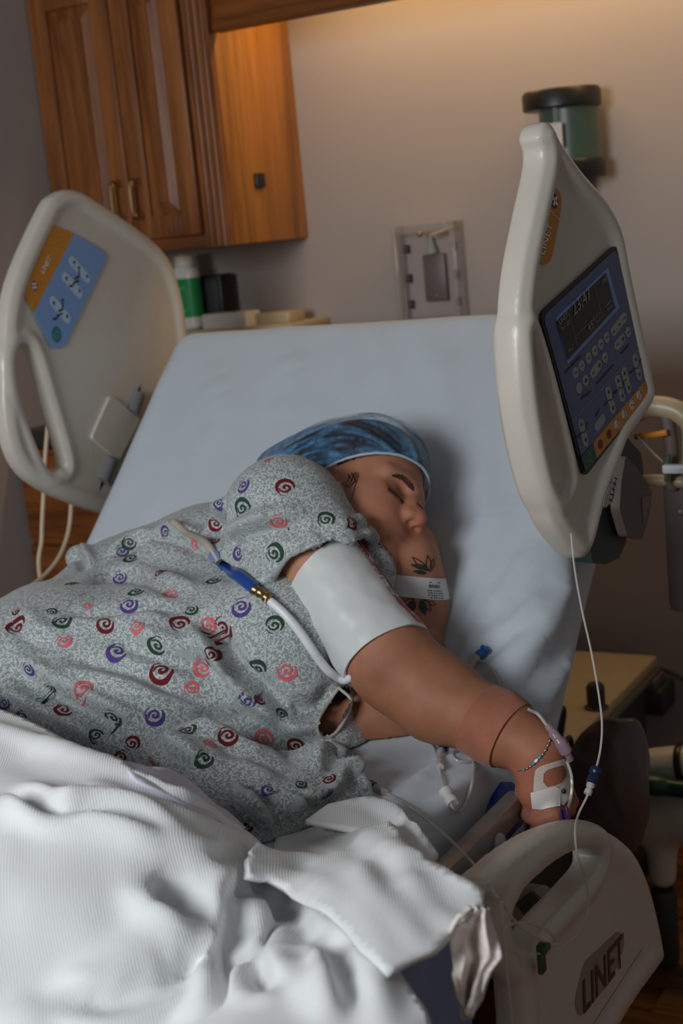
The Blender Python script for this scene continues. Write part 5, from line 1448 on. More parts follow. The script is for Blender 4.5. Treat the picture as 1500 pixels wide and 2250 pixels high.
RID = ridge_field(F_B0, [
 ([(-40, 1590), (60, 1624), (187, 1670), (280, 1706), (345, 1739), (420, 1782), (537, 1838)], .020),
 ([(-40, 1790), (93, 1779), (196, 1775), (299, 1803), (373, 1840), (430, 1876), (500, 1900)], .026),
 ([(200, 1720), (300, 1765), (400, 1812), (480, 1842), (560, 1856)], .016),
 ([(411, 1849), (490, 1862), (582, 1868)], .013), ([(448, 1889), (523, 1898), (570, 1912)], .015),
 ([(440, 1972), (470, 1962), (504, 1992), (514, 2023), (492, 2062)], .030), ([(482, 2070), (487, 2130), (468, 2191), (430, 2232)], .030),
 ([(537, 2030), (546, 2121), (590, 2190)], .022), ([(551, 1952), (630, 1975), (690, 2005), (740, 2060)], .022), ([(640, 2040), (690, 2130), (720, 2230)], .026), ([(770, 2110), (820, 2180), (840, 2250)], .024),
 ([(90, 2215), (160, 2236), (260, 2226), (400, 2182)], .030), ([(-20, 2250), (60, 2225), (100, 2250)], .03), ([(400, 1992), (300, 2058), (200, 2126), (110, 2190)], .026),
 ([(575, 1880), (590, 1900), (586, 1930)], .012)])
F_BL = cover(0.006, ridges=RID)
_fl = lambda P: -.014+.040*np.clip(((P[:, :2]-A(-.80, 1.15))@A(.93, -.36)+.005)/.12, 0, 1)
F_F0 = cover(_fl, .10)
RIF = ridge_field(F_F0, [
 ([(600, 1850), (661, 1833), (727, 1828), (797, 1828), (867, 1863), (937, 1901), (1007, 1938), (1050, 1958)], .014), ([(690, 1850), (783, 1899), (820, 1945), (867, 2011), (912, 2068)], .020),
 ([(596, 1922), (661, 1930), (727, 1958), (797, 2014), (850, 2090)], .015), ([(590, 1882), (661, 1888), (717, 1924), (770, 1970)], .014), ([(800, 1850), (900, 1910), (960, 1980), (990, 2030)], .018)])
F_FL = cover(_fl, .10, RIF); F_UN = cover(0.014)
def drop_z(f, xy):
    P = np.concatenate([xy, np.full((len(xy), 1), 1.25)], 1)
    for i in range(45): P[:, 2] -= np.clip(F_B0(P), -.02, .06)*.8
    P[:, 2] += .055
    for i in range(24): P[:, 2] -= np.clip(f(P), -.02, .04)*.85
    return P
XE, RB = -.462, .022
def bend(V):
    p = V[:, 0]; z = V[:, 2]; ex = np.maximum(p-XE, 0); th = np.minimum(ex/RB, math.radians(82)); rem = np.maximum(ex-RB*math.radians(82), 0)
    V = V.copy(); V[:, 0] = np.where(ex > 0, XE+RB*np.sin(th)+rem*math.cos(math.radians(82)), p); V[:, 2] = z-RB*(1-np.cos(th))-rem*math.sin(math.radians(82)); return V
def drape(name, f, poly_xy, step, creases, mat, parent, th=.005, seed=1, nz=.004, relaxn=2, **kw):
    V2, T = tri_mesh([tuple(p) for p in poly_xy], step)
    xy = V2.copy(); xy[:, 0] = np.minimum(xy[:, 0], XE+.004)
    V = drop_z(f, xy); V[:, 0] = V2[:, 0]
    V = tri_relax(V, T, relaxn)
    V = bend(V)
    nn = np.cross(V[T[:, 1]]-V[T[:, 0]], V[T[:, 2]]-V[T[:, 0]])
    if nn[:, 2].sum() < 0: T = T[:, ::-1]
    N = trinormals(V, T)
    for c_ in creases: crease(V, N, marchN(f, c_[0], t0=.5), *c_[1:4], step=len(c_) > 4)
    V += N*(nz*noise3(V, 7, seed, 2)+nz*.22*noise3(V*A(1, 1.6, 1), 20, seed+3, 2)+nz*.12*noise3(V, 60, seed+5, 2))[:, None]
    V = tri_relax(V, T, 2)
    return shell(name, V, T, th, mat, parent, **kw)
bl = empty('blanket', (-1.0, 1.0, HZ), label='white ribbed thermal blanket bunched over the hips and legs', cat='blanket')
hem = [march(F_BL, x, y, t0=.5) for x, y in ((-130, 1500), (0, 1556), (150, 1627), (290, 1690), (400, 1737), (500, 1792), (575, 1852), (592, 1872))]
main = [(-1.62, 1.36)]+[tuple(p[:2]) for p in hem]+[(-.70, 1.06), (-.62, .985), (-.53, .915), (-.47, .855), (-.41, .80), (-.40, .55), (-1.60, .55)]
BC = [
 ([(280, 1712), (400, 1762), (500, 1818), (570, 1850)], .016, .006, 0), ([(400, 1870), (480, 1880), (575, 1890)], .018, .006, 0), ([(580, 1862), (586, 1900), (575, 1935)], .024, .007, 0), ([(700, 2030), (745, 2110), (780, 2200), (785, 2250)], .014, .009, 0), ([(640, 1990), (668, 2070), (690, 2160)], .012, .010, 0),
 ([(366, 1925), (376, 1958), (405, 1972), (436, 1962)], .034, .014, 0),
 ([(574, 1934), (520, 1968), (528, 2010), (500, 2072), (505, 2150), (462, 2228)], .024, .009, 0),
 ([(522, 1975), (527, 2050), (560, 2130), (600, 2195)], .018, .009, 0),
 ([(0, 1733), (117, 1762), (210, 1753), (327, 1785), (397, 1838)], .020, .008, 0),
 ([(100, 2192), (257, 2200), (420, 2140), (470, 2105)], .020, .008, 0),
 ([(0, 1640), (120, 1700), (260, 1740)], .004, .020, 1), ([(0, 1880), (150, 1872), (300, 1912)], .003, .030, -1),
]
FC = [([(640, 1812), (700, 1840), (760, 1870), (800, 1930)], .007, .012, 0), ([(900, 1885), (960, 1945), (1010, 2020)], .006, .012, 0), ([(760, 1850), (850, 1930), (930, 2040)], .006, .010, 0)]
drape('main_cover', F_BL, main, .0050, BC, M['blanket'], bl, nz=.0012)
flp = [(545, 1880), (602, 1852), (640, 1806), (700, 1782), (780, 1792), (840, 1802), (890, 1846), (940, 1886), (1000, 1926), (1064, 1962), (1060, 1992), (1030, 2020), (990, 2046), (960, 2078), (945, 2085), (905, 2100), (848, 2128), (787, 2082), (750, 2036), (699, 1994), (624, 1946), (592, 1926), (545, 1920)]
drape('folded_flap', F_FL, [march(F_FL, x, y, t0=.5)[:2] for x, y in flp], .0065, FC, M['blanket'], bl, th=.007, seed=6, nz=.003)
und = [(670, 1800), (720, 1766), (780, 1754), (830, 1752), (880, 1772), (925, 1826), (962, 1872), (940, 1895), (880, 1870), (820, 1830), (740, 1815)]
drape('under_fold', F_UN, [march(F_UN, x, y, t0=.5)[:2] for x, y in und], .007, [([(720, 1775), (800, 1770), (880, 1815), (930, 1865)], .006, .010, 1)], M['blanket'], bl, seed=9)
F_TS = cover(.016)
drape('top_sheet', F_TS, [march(F_TS, x, y, t0=.5)[:2] for x, y in [(262, 1668), (330, 1684), (398, 1698), (440, 1730), (500, 1778), (540, 1815), (470, 1800), (400, 1765), (300, 1715)]], .008, [], M['lilac'], None, th=.002, seed=12, nz=.002, label='strip of lilac white top sheet between gown and blanket', cat='sheet')
# crumpled flannel hanging out from under the blanket corner
rows = [(1996, 1030, 1072), (2020, 1000, 1080), (2050, 986, 1090), (2080, 988, 1098), (2105, 992, 1104), (2135, 998, 1082), (2165, 1006, 1070), (2195, 1012, 1062), (2215, 1016, 1050), (2236, 1022, 1034)]
R_ = np.array(rows, float); yy_ = np.linspace(1996, 2236, 46); xl = np.interp(yy_, R_[:, 0], R_[:, 1]); xr = np.interp(yy_, R_[:, 0], R_[:, 2])
GV = []; nu = 30; hn_ = unit(A(.42, -.90, .10)); hp_ = onX(1045, 2010, -.455)
for i, y in enumerate(yy_):
    for j in range(nu):
        u = j/(nu-1); s = (y-1996)/240
        dx_ = .012*math.sin(u*8.5+s*2.2+.6*math.sin(s*9))*min(1, s*3+.25)+.006*math.sin(u*17+s*6)+.007*math.sin(s*13+u*3)
        GV.append(onp(xl[i]+(xr[i]-xl[i])*u, y, hp_+hn_*dx_, hn_))
GV = np.array(GV); GT = []
for i in range(45):
    for j in range(nu-1):
        a = i*nu+j; GT += [(a, a+1, a+nu+1), (a, a+nu+1, a+nu)]
GT = np.array(GT)
if (trinormals(GV, GT)@hn_).sum() < 0: GT = GT[:, ::-1]
shell('hanging_cloth', GV, GT, .004, M['flannel'], None, label='crumpled white cloth hanging down below the blanket corner over the rail', cat='cloth')

# ------------------------------------------------------------------ things worn on the arms
def wrap(name, ax0, ax1, off, mat, parent=None, nt=14, na=64, tilt=(0, 0), th=.003, rmin=.02, rmax=.075, a0=0, a1=2*math.pi, rfix=None, noise=0, seed=0, flare=0, edge=None, **kw):
    """a band laid round a limb: radius found by looking outward from the limb's axis"""
    d = unit(ax1-ax0); L = np.linalg.norm(ax1-ax0); e1 = unit(C_RT-d*(C_RT@d)); e2 = np.cross(d, e1)
    if e2@C_FWD > 0: e2 = -e2
    full = abs(a1-a0-2*math.pi) < 1e-6
    R = np.zeros((nt, na)); angs = np.linspace(a0, a1, na, endpoint=not full)
    for i in range(nt):
        for j, a in enumerate(angs):
            o = ax0+d*L*i/(nt-1); dr = e1*math.cos(a)+e2*math.sin(a)
            if rfix: R[i, j] = rfix; continue
            h = BODY_BVH.ray_cast(Vector(o+dr*rmax*1.3), Vector(-dr), rmax*1.3)
            R[i, j] = min(max(rmax*1.3-h[3] if h[0] is not None else rmax, rmin), rmax)
    for k in range(3):
        R = (np.roll(R, 1, 1)+R*2+np.roll(R, -1, 1))/4 if full else np.concatenate([R[:, :1], (R[:, :-2]+2*R[:, 1:-1]+R[:, 2:])/4, R[:, -1:]], 1)
    def pos(i, j, o2):
        a = angs[j]; t = i/(nt-1)
        sh = (tilt[0]*math.cos(a)+tilt[1]*math.sin(a))
        if edge: sh = edge(a, t)
        return ax0+d*(L*t+sh)+(e1*math.cos(a)+e2*math.sin(a))*(R[i, j]+o2+flare*(abs(t-.5)*2)**6)
    Vo = [pos(i, j, off) for i in range(nt) for j in range(na)]; Vi = [pos(i, j, off-th) for i in range(nt) for j in range(na)]
    V = np.array(Vo+Vi); n = nt*na; F = []
    for i in range(nt-1):
        for j in range(na if full else na-1):
            j2 = (j+1) % na; q = [i*na+j, i*na+j2, (i+1)*na+j2, (i+1)*na+j]; F.append(q); F.append([n+x for x in q[::-1]])
    for i in (0, nt-1):
        for j in range(na if full else na-1):
            j2 = (j+1) % na; F.append([i*na+j, i*na+j2, n+i*na+j2, n+i*na+j])
    if not full:
        for i in range(nt-1):
            for j in (0, na-1): F.append([i*na+j, (i+1)*na+j, n+(i+1)*na+j, n+i*na+j])
    if noise:
        rad = np.array([e1*math.cos(angs[j])+e2*math.sin(angs[j]) for i in range(nt) for j in range(na)]*2); V = V+rad*(noise*noise3(V, 40, seed, 3))[:, None]
    me = mesh_np(name, V, quads=np.array(F)); bm = bmesh.new(); bm.from_mesh(me); bmesh.ops.recalc_face_normals(bm, faces=bm.faces); bm.to_mesh(me); bm.free()
    me.set_sharp_from_angle(angle=math.radians(50))
    o = link(name, me, mat, parent, **kw)
    def surf(t, a, o2=0):                                        # a point on the band for prints
        i = t*(nt-1); i0 = int(min(max(i, 0), nt-2)); f = i-i0
        jj = (a-a0)/(2*math.pi/na if full else (a1-a0)/(na-1)); j0 = int(math.floor(jj)); g = jj-j0
        P_ = 0
        for ii, wi in ((i0, 1-f), (i0+1, f)):
            for j2, wj in ((j0 % na, 1-g), ((j0+1) % na, g)): P_ = P_+pos(ii, j2, off+o2)*wi*wj
        return P_
    return o, surf
cuff = empty('blood_pressure_cuff', tuple(c3(775, 1354, 1.84)), label='white blood pressure cuff with red stripe round the upper arm', cat='cuff')
cA, cB = c3(712, 1262, 1.862), c3(846, 1446, 1.800)
co, csurf = wrap('cuff_sleeve', cA, cB, .0045, M['cuff'], cuff, nt=26, na=96, rmin=.054, rmax=.060, noise=.0022, seed=4, edge=lambda a, t: (t-.5)*.012*math.cos(a)-.006*math.sin(a))
def cuff_patch(name, t0, t1, aa0, aa1, mat, n=12, m_=4, o2=.0006, par=None, **kw):
    V = []; F = []
    for i in range(n+1):
        for j in range(m_+1): V.append(csurf(t0+(t1-t0)*i/n, math.radians(aa0(i/n)+(aa1(i/n)-aa0(i/n))*j/m_), o2))
    for i in range(n):
        for j in range(m_): a = i*(m_+1)+j; F.append([a, a+1, a+m_+2, a+m_+1])
    me = mesh_np(name, np.array(V), quads=np.array(F)); return link(name, me, mat, par or co, **kw)
cuff_patch('red_stripe', .02, .42, lambda s: 36, lambda s: 22, M['red_ink']); cuff_patch('red_stripe', .66, .97, lambda s: 40, lambda s: 22, M['red_ink'])
cuff_patch('black_stripe', .02, .36, lambda s: 20, lambda s: 10, M['ink'])
cuff_patch('side_print', .30, .62, lambda s: 30, lambda s: 25, M['maroon_ink'])
def wrap_text(name, s, surf, t_of, a_of, size, L, r, mat, parent, flip=1):
    cu = bpy.data.curves.new('t', 'FONT'); cu.body = s; cu.resolution_u = 2; to = bpy.data.objects.new('t', cu); COL.objects.link(to); bpy.context.view_layer.update()
    me = bpy.data.meshes.new_from_object(to.evaluated_get(bpy.context.evaluated_depsgraph_get())); bpy.data.objects.remove(to); bpy.data.curves.remove(cu)
    n = len(me.vertices); c = np.empty(n*3, np.float32); me.vertices.foreach_get('co', c); c = c.reshape(-1, 3)
    V = np.array([surf(t_of+x*size/L, a_of-y*size/r, .0009) for x, y, _ in c.tolist()]); me.vertices.foreach_set('co', V.astype(np.float32).ravel()); me.update(); me.materials.clear()
    return link(name, me, mat, parent)
LC = np.linalg.norm(cB-cA)
wrap_text('range_text', 'RANGE 27.5 - 36.5 cm', csurf, .10, math.radians(44), .0105, LC, .060, M['maroon_ink'], co)
# hose from the monitor: grey hose, blue connector, metal coupling, white hose to the cuff
def on_gown(pts, lift):
    out = []
    for p in pts:
        h, n = cast(GOWN_BVH, p[0], p[1]); l = p[2] if len(p) > 2 else lift
        if h is None: h, n = cast(BODY_BVH, p[0], p[1])
        if h is not None: out.append(h+n*l)
    return out
hz_ = empty('pressure_hose', tuple(on_gown([(525, 1270)], 0)[0]), label='grey and white cuff hose with blue connector lying across the gown', cat='hose')
MB().tube(spline(on_gown([(322, 1137), (345, 1141), (385, 1151), (420, 1171), (452, 1198), (486, 1228)], .005), 8), .0052, 10).build('grey_hose', M['hose_grey'], hz_)
bc_ = spline(on_gown([(478, 1222), (495, 1240), (512, 1258), (535, 1274), (566, 1302)], .007), 6)
MB().tube(bc_, .0078, 12, taper=lambda t: 1.0 if t < .12 else (1.12 if t < .4 else (.86 if t < .58 else 1.08))).build('blue_connector', M['blue_conn'], hz_)
cc = spline(on_gown([(562, 1298), (578, 1311), (596, 1326)], .007), 4)
MB().tube(cc, .0066, 14, taper=lambda t: 1.15 if int(t*6) % 2 == 0 else .92).build('metal_coupling', M['brass'], hz_)
wh = on_gown([(590, 1322), (610, 1340), (632, 1362), (655, 1390), (678, 1422), (697, 1450), (716, 1474), (740, 1489)], .007)
wh += [c3(758, 1494, 1.80), c3(772, 1487, 1.785), c3(786, 1474, 1.772)]
MB().tube(spline(wh, 8), .0058, 12).build('white_hose', M['hose_white'], hz_)

# wristband on the lower arm
bnd, bsurf = wrap('patient_wristband', c3(893, 1262, 1.957), c3(897, 1308, 1.957), .0016, M['band_paper'], None, nt=8, na=72, rmin=.044, rmax=.060, tilt=(.010, 0), th=.0008, label='white printed patient wristband round the tattooed lower arm', cat='wristband')
def bprint(rects, name):
    b = MB()
    for t0, t1, a0_, a1_ in rects: b.b.faces.new([b.b.verts.new(bsurf(t, math.radians(a), .0007)) for t, a in ((t0, a0_), (t1, a0_), (t1, a1_), (t0, a1_))])
    return b.build(name, M['ink'], bnd, smooth=False, kind='stuff')
rnd = random.Random(5); a = 34.; bars = []
while a < 58: wd = rnd.choice((.5, .5, .9, 1.4)); bars.append((.30, .46, a, a+wd)); a += wd+rnd.choice((.5, .8))
bprint(bars, 'barcode')
bprint([(t, t+.05, a_, a_+rnd.uniform(1.5, 4.5)) for t in (.56, .67, .78, .89) for a_ in np.arange(26, 62-6*(t > .8), 5.4)]+[(.18, .23, 34, 58)], 'printed_lines')

# tan cohesive wrap on the forearm
wrap('forearm_bandage', c3(1054, 1578, 1.742), c3(1118, 1624, 1.713), .0016, M['bandage'], None, nt=22, na=72, rmin=.030, rmax=.052, tilt=(-.006, .004), th=.003, noise=.0022, seed=7, label='tan cohesive bandage wrapped round the forearm above the bracelet', cat='bandage')

# bead bracelet
br = empty('bead_bracelet', tuple(march(F_BODY, 1180, 1670)), label='thin silver bracelet with turquoise beads on the wrist', cat='bracelet')
bw = [cast(BODY_BVH, *p) for p in ((1208, 1612), (1207, 1626), (1201, 1642), (1192, 1657), (1181, 1668), (1171, 1678), (1160, 1687), (1148, 1692), (1138, 1693))]
bw = [h+n*.0012 for h, n in bw if h is not None]
bs = spline(bw, 10); MB().tube(bs, .0006, 6).build('chain', M['silver'], br)
for k, f in enumerate((.06, .14, .22, .30, .38, .46, .54, .62, .70, .78, .86)):
    p = bs[int(f*(len(bs)-1))]; d = unit(bs[min(int(f*(len(bs)-1))+2, len(bs)-1)]-p)
    Mq = Vector(d).to_track_quat('Z', 'Y').to_matrix().to_4x4()
    MB().ball(p, .0019 if k in (5, 6, 7) else .0014, (1, 1, 1.7), Mq, n=10).build('bead', M['turq'] if k in (5, 7, 10) else (M['gem'] if k == 6 else M['silver']), br)

# cannula dressing on the back of the hand
dr = empty('cannula_dressing', tuple(march(F_BODY, 1205, 1720)), label='white tape dressing holding a cannula on the back of the hand', cat='dressing')
fr1 = [(1172, 1740), (1173, 1708), (1176, 1692), (1185, 1684), (1212, 1675), (1238, 1667), (1243, 1674), (1248, 1692), (1250, 1712), (1246, 1735)]
ho1 = [(1193, 1718), (1194, 1700), (1202, 1691), (1220, 1685), (1236, 1681), (1242, 1690), (1243, 1704), (1233, 1719), (1218, 1726), (1202, 1729)]
patch(BODY_BVH, fr1, [ho1], step=4, off=.0009, name='window_tape', mat=M['tape2'], parent=dr)
patch(BODY_BVH, [(1166, 1741), (1190, 1735), (1218, 1727), (1229, 1733), (1228, 1773), (1208, 1776), (1190, 1778), (1169, 1775)], step=4, off=.0020, name='cross_tape', mat=M['tape'], parent=dr)
patch(BODY_BVH, [(1229, 1727), (1242, 1712), (1251, 1704), (1253, 1716), (1251, 1735), (1247, 1756), (1236, 1768), (1230, 1770)], step=4, off=.0016, name='side_tape', mat=M['tape'], parent=dr)
def skinpts(pts, lift): 
    out = []
    for p in pts:
        h, n = cast(BODY_BVH, p[0], p[1])
        out.append(h+n*lift if h is not None and np.linalg.norm(h-CAM) < 2.1 else c3(p[0], p[1], p[2] if len(p) > 2 else 1.68))
    return out
hub = spline(skinpts([(1200, 1604, 1.70), (1212, 1620, 1.70), (1224, 1636, 1.695), (1236, 1655, 1.69), (1242, 1668, 1.685)], .006), 6)
MB().tube(hub, .0060, 12, taper=lambda t: .75 if t < .2 else (1.0 if t < .45 else (1.25 if t < .72 else .7))).build('cannula_hub', M['pvc_pink'], dr)
q = skinpts([(1234, 1737), ], .0030)[0]
MB().ball(q, .0030).build('cannula_port', M['ink'], dr)

# ------------------------------------------------------------------ infusion lines
def on_sheet(pts, lift=.004):
    out = []
    for p in pts:
        h, n = cast(SHEET_BVH, p[0], p[1])
        if h is None: h, n = march(F_SHEET, *p[:2]), -C_FWD
        out.append(h+n*lift*.4-unit(C_FWD)*lift*1.2)
    return out
def luer(name, a, b, r, mat, parent, ribs=True):
    a, b = np.asarray(a), np.asarray(b)
    return MB().tube([a+(b-a)*t for t in np.linspace(0, 1, 9)], r, 12, taper=lambda t: (1.15 if t < .3 else (.85 if t < .6 else 1.05))).build(name, mat, parent)
t1 = empty('infusion_line', tuple(c3(1300, 1500, 1.66)), label='clear drip line running down past the hand and looping over the foot rail', cat='tubing')
RX = -.5215
path = [c3(1254, 1172, 1.64), c3(1262, 1250, 1.64), c3(1278, 1340, 1.64), c3(1298, 1430, 1.63), c3(1314, 1520, 1.62), c3(1322, 1590, 1.61), c3(1318, 1650, 1.60), c3(1304, 1706, 1.58), c3(1290, 1748, 1.57), c3(1270, 1790, 1.56), c3(1263, 1825, 1.53)]
path += [onX(x, y, RX) for x, y in ((1268, 1880), (1286, 1930), (1291, 1985), (1280, 2030), (1250, 2070), (1210, 2090), (1160, 2097), (1118, 2090))]
MB().tube(spline(path, 9), .0013, 8).build('drip_tube', M['pvc'], t1)
luer('line_connector', c3(1310, 1690, 1.586), c3(1298, 1722, 1.575), .0060, M['navy'], t1)
luer('luer_lock', c3(1298, 1722, 1.575), c3(1290, 1745, 1.57), .0042, M['pvc'], t1)
t2 = empty('infusion_line', tuple(c3(900, 1770, 1.6)), label='clear tube crossing the sheet and blanket edge to the green clip on the foot rail', cat='tubing')
a_ = on_sheet([(832, 1735), (866, 1753)])+[c3(905, 1778, 1.575), c3(950, 1812, 1.535), c3(985, 1842, 1.51), c3(1015, 1872, 1.485)]+[c3(1045, 1905, 1.46)]
a_ += [onX(x, y, RX) for x, y in ((1085, 1962), (1110, 1995), (1138, 2032), (1175, 2058), (1212, 2076), (1222, 2066), (1200, 2044), (1160, 2028), (1120, 2032), (1104, 2046))]
MB().tube(spline(a_, 9), .0018, 8).build('drip_tube', M['pvc'], t2)
q = on_sheet([(812, 1727), (822, 1731), (834, 1737), (846, 1743)], .006)
luer('luer_cap', q[0], q[1], .0058, M['blue_cap'], t2); luer('luer_hub', q[1]+(q[2]-q[1])*.3, q[3], .0042, M['pvc'], t2)
t3 = empty('infusion_line', tuple(onX(1110, 2100, -.515)), label='clear tube hanging straight down beside the slate blue side cover', cat='tubing')
MB().tube(spline([onX(x, y, -.512) for x, y in ((1101, 1982), (1106, 2050), (1111, 2110), (1118, 2180), (1126, 2262))], 6), .0018, 8).build('drip_tube', M['pvc'], t3)
t4 = empty('infusion_line', tuple(on_sheet([(990, 1700)])[0]), label='looped clear extension tube with blue cap under the forearm', cat='tubing')
l4 = on_sheet([(905, 1612), (930, 1620), (952, 1645), (962, 1672), (965, 1700), (978, 1740), (990, 1770), (1008, 1780), (1024, 1752), (1034, 1715), (1038, 1680), (1030, 1652), (1012, 1646), (994, 1655), (1000, 1670), (1025, 1674), (1056, 1664)])
MB().tube(spline(l4, 8), .0018, 8).build('extension_tube', M['pvc'], t4)
q = on_sheet([(976, 1632), (970, 1652), (966, 1668), (964, 1686)], .006)
luer('luer_cap', q[0], q[1], .0052, M['blue_cap'], t4); luer('luer_hub', q[1], q[3], .0046, M['pvc'], t4)
q = on_sheet([(976, 1738), (992, 1766)], .005); luer('slide_clamp', q[0], q[1], .0068, clear('frosted_clamp', (.8, .79, .76, 1), .4, .7), t4)
t5 = empty('infusion_line', tuple(on_sheet([(1060, 1450)])[0]), label='short clear tube with blue cap above the forearm', cat='tubing')
l5 = on_sheet([(1046, 1452), (1066, 1456), (1084, 1474), (1096, 1500), (1101, 1530)]); MB().tube(spline(l5, 8), .0018, 8).build('extension_tube', M['pvc'], t5)
q = on_sheet([(1068, 1424), (1050, 1442), (1042, 1452), (1029, 1467)], .006)
luer('luer_cap', q[0], q[1], .0062, M['blue_cap'], t5); luer('luer_hub', q[1], q[3], .0046, M['pvc'], t5)
t6 = empty('infusion_line', tuple(skinpts([(1250, 1720, 1.68)], .004)[0]), label='clear tube from the cannula with a purple pinch clamp', cat='tubing')
l6 = skinpts([(1156, 1563, 1.71), (1176, 1574, 1.70), (1192, 1592, 1.70), (1204, 1608, 1.70)], .004); MB().tube(spline(l6, 6), .0020, 8).build('line_to_hub', M['pvc'], t6)
l6 = [c3(1244, 1670, 1.675), c3(1254, 1700, 1.658), c3(1256, 1730, 1.652), c3(1252, 1760, 1.645), c3(1244, 1785, 1.605), c3(1238, 1805, 1.600)]
MB().tube(spline(l6, 6), .0018, 8).build('line_from_hub', M['pvc'], t6)
pc_ = c3(1240, 1793, 1.600); Mp = Matrix((tuple(C_RT)+(0,), tuple(C_UP)+(0,), tuple(-C_FWD)+(0,), (0, 0, 0, 1))).transposed()
b = MB(); 
for cx_, sx_, sy_, dz_ in ((0, .0105, .017, .0), (.0035, .0035, .022, .004), (-.0045, .0035, .020, .004)): b.box((cx_, 0, dz_), (sx_, sy_, .006), Matrix.Translation(Vector(pc_)) @ Mp @ Matrix.Rotation(.18, 4, 'Z'), bev=.0012)
b.build('pinch_clamp', M['purple'], t6)
g0, g1 = onX(1186, 2074, -.524), onX(1192, 2136, -.524)
MB().box(((g0+g1)/2), (.006, .012, abs(g0[2]-g1[2])), bev=.0015).box((-.5195, g0[1], g0[2]-.004), (.008, .016, .006), bev=.001).build('tube_clip', M['green_clip'], None, label='small green clip on the outside of the foot rail', cat='clip')

# ------------------------------------------------------------------ under and beside the bed
F_BAG = Field([p_ell(onX(1085, 1770, -.70), A(.035, .060, .045), None, .0), p_ell(onX(1056, 1828, -.695), A(.03, .05, .030), None, .03)])
c_ = onX(1075, 1795, -.70)
sculpt('plastic_bag', F_BAG, c_-.16, c_+.16, .005, M['bag'], smooth=2, edit=lambda V, N, Q: V+N*(.010*noise3(V, 26, 3, 3))[:, None], label='crumpled blue plastic bag tucked under the mattress by the hand', cat='bag')
hs = empty('bed_handset', tuple(onX(1170, 2000, -.66)), label='cream handset with dark green label seen through the rail handle', cat='handset')
ph = YZ(-.650)
po = [ph.px(*p) for p in ((1102, 2040), (1120, 1980), (1165, 1945), (1200, 1945), (1225, 1968), (1215, 2020), (1150, 2070), (1105, 2090))]
decal('handset_body', ph, po, -.03, .03, M['rail_dim'], hs, rnd=.01)
decal('green_label', ph, [ph.px(*p) for p in ((1132, 1985), (1165, 1958), (1206, 2000), (1168, 2028))], .0004, .0008, M['dkteal'], hs, rnd=.002)
decal('white_label', ph, [ph.px(*p) for p in ((1170, 1956), (1196, 1944), (1226, 1968), (1208, 1996))], .0004, .0008, M['paper'], hs, rnd=.002)
strokes('symbol_print', ph, [[ph.px(1172+9*math.cos(t), 1996+9*math.sin(t)) for t in np.linspace(-2.2, 3.4, 18)]], .0018, .0018, M['paper'], hs)
strokes('figure_print', ph, [[ph.px(1200, 1958), ph.px(1204, 1966), ph.px(1200, 1974), ph.px(1208, 1980)]], .0018, .003, M['ink'], hs)

# low cart by the bed head
ca_ = empty('low_cart', (-.93, 2.30, FLOOR_Z), label='low cream topped cart with dark sides behind the bed head', cat='cart')
TZ = .545
xr_ = -.835
MB().box((xr_-.17, 2.33, TZ-.012), (.34, .62, .024), bev=.006).build('cart_top', M['cream'], ca_)
MB().box((xr_-.17, 2.33, TZ-.030), (.35, .63, .014), bev=.004).build('top_rim', M['taupe'], ca_)
MB().box((xr_-.17, 2.33, (TZ-.04+FLOOR_Z+.05)/2), (.30, .56, TZ-.04-FLOOR_Z-.05), bev=.006).build('cart_body', M['dgrey'], ca_)
for x in (xr_-.30, xr_-.04):
    for y in (2.08, 2.58): MB().cyl((x-.012, y, FLOOR_Z+.025), (x+.012, y, FLOOR_Z+.025), .025).cyl((x, y, FLOOR_Z+.03), (x, y, FLOOR_Z+.07), .008).build('caster', M['black'], ca_)
q = onZ(1310, 1555, TZ)
MB().lathe([(.021, 0), (.022, .002), (.0165, .005), (.0165, .040), (.0135, .044), (.013, .0455)], (q[0], q[1], TZ)).build('knob', M['dgrey'], ca_, label='dark round knob standing on the top')
b = MB()
q0, q1, q2, q3 = [onX(x, y, xr_+.012) for x, y in ((1218, 1640), (1232, 1560), (1238, 1556), (1226, 1640))]
b.tube(spline([onX(1212, 1660, xr_+.02), onX(1228, 1575, xr_+.02), onX(1236, 1556, xr_+.02), onX(1238, 1575, xr_+.02), onX(1226, 1655, xr_+.02)], 6), .0045, 8)
b.tube(spline([onX(1226, 1655, xr_+.02), onX(1248, 1622, xr_+.02), onX(1254, 1630, xr_+.02), onX(1258, 1660, xr_+.02)], 6), .0045, 8)
b.build('wire_bracket', M['black'], ca_)
# grey socket box on the wall
gb = empty('wall_socket_box', tuple(onY(1425, 1560, WALL_Y-.05)), label='dark grey box fixed low on the back wall beside the cart', cat='box')
p0, p1 = onY(1385, 1500, WALL_Y-.05), onY(1470, 1562, WALL_Y-.05)
MB().box(((p0[0]+p1[0])/2, WALL_Y-.045, (p0[2]+p1[2])/2), (p1[0]-p0[0], .09, p0[2]-p1[2]), bev=.006).build('box_body', M['dgrey'], gb)
MB().box(((p0[0]+p1[0])/2-.004, WALL_Y-.055, p0[2]+.010), (p1[0]-p0[0]-.02, .07, .022), bev=.004).build('box_lid', M['taupe'], gb)
MB().tube(spline([onY(x, y, WALL_Y-.006) for x, y in ((1370, 1458), (1420, 1460), (1460, 1472), (1500, 1492), (1560, 1530))], 6), .004, 8).build('wall_cable', M['dgrey'], None, label='thin dark cable running along the back wall above the grey box', cat='cable')

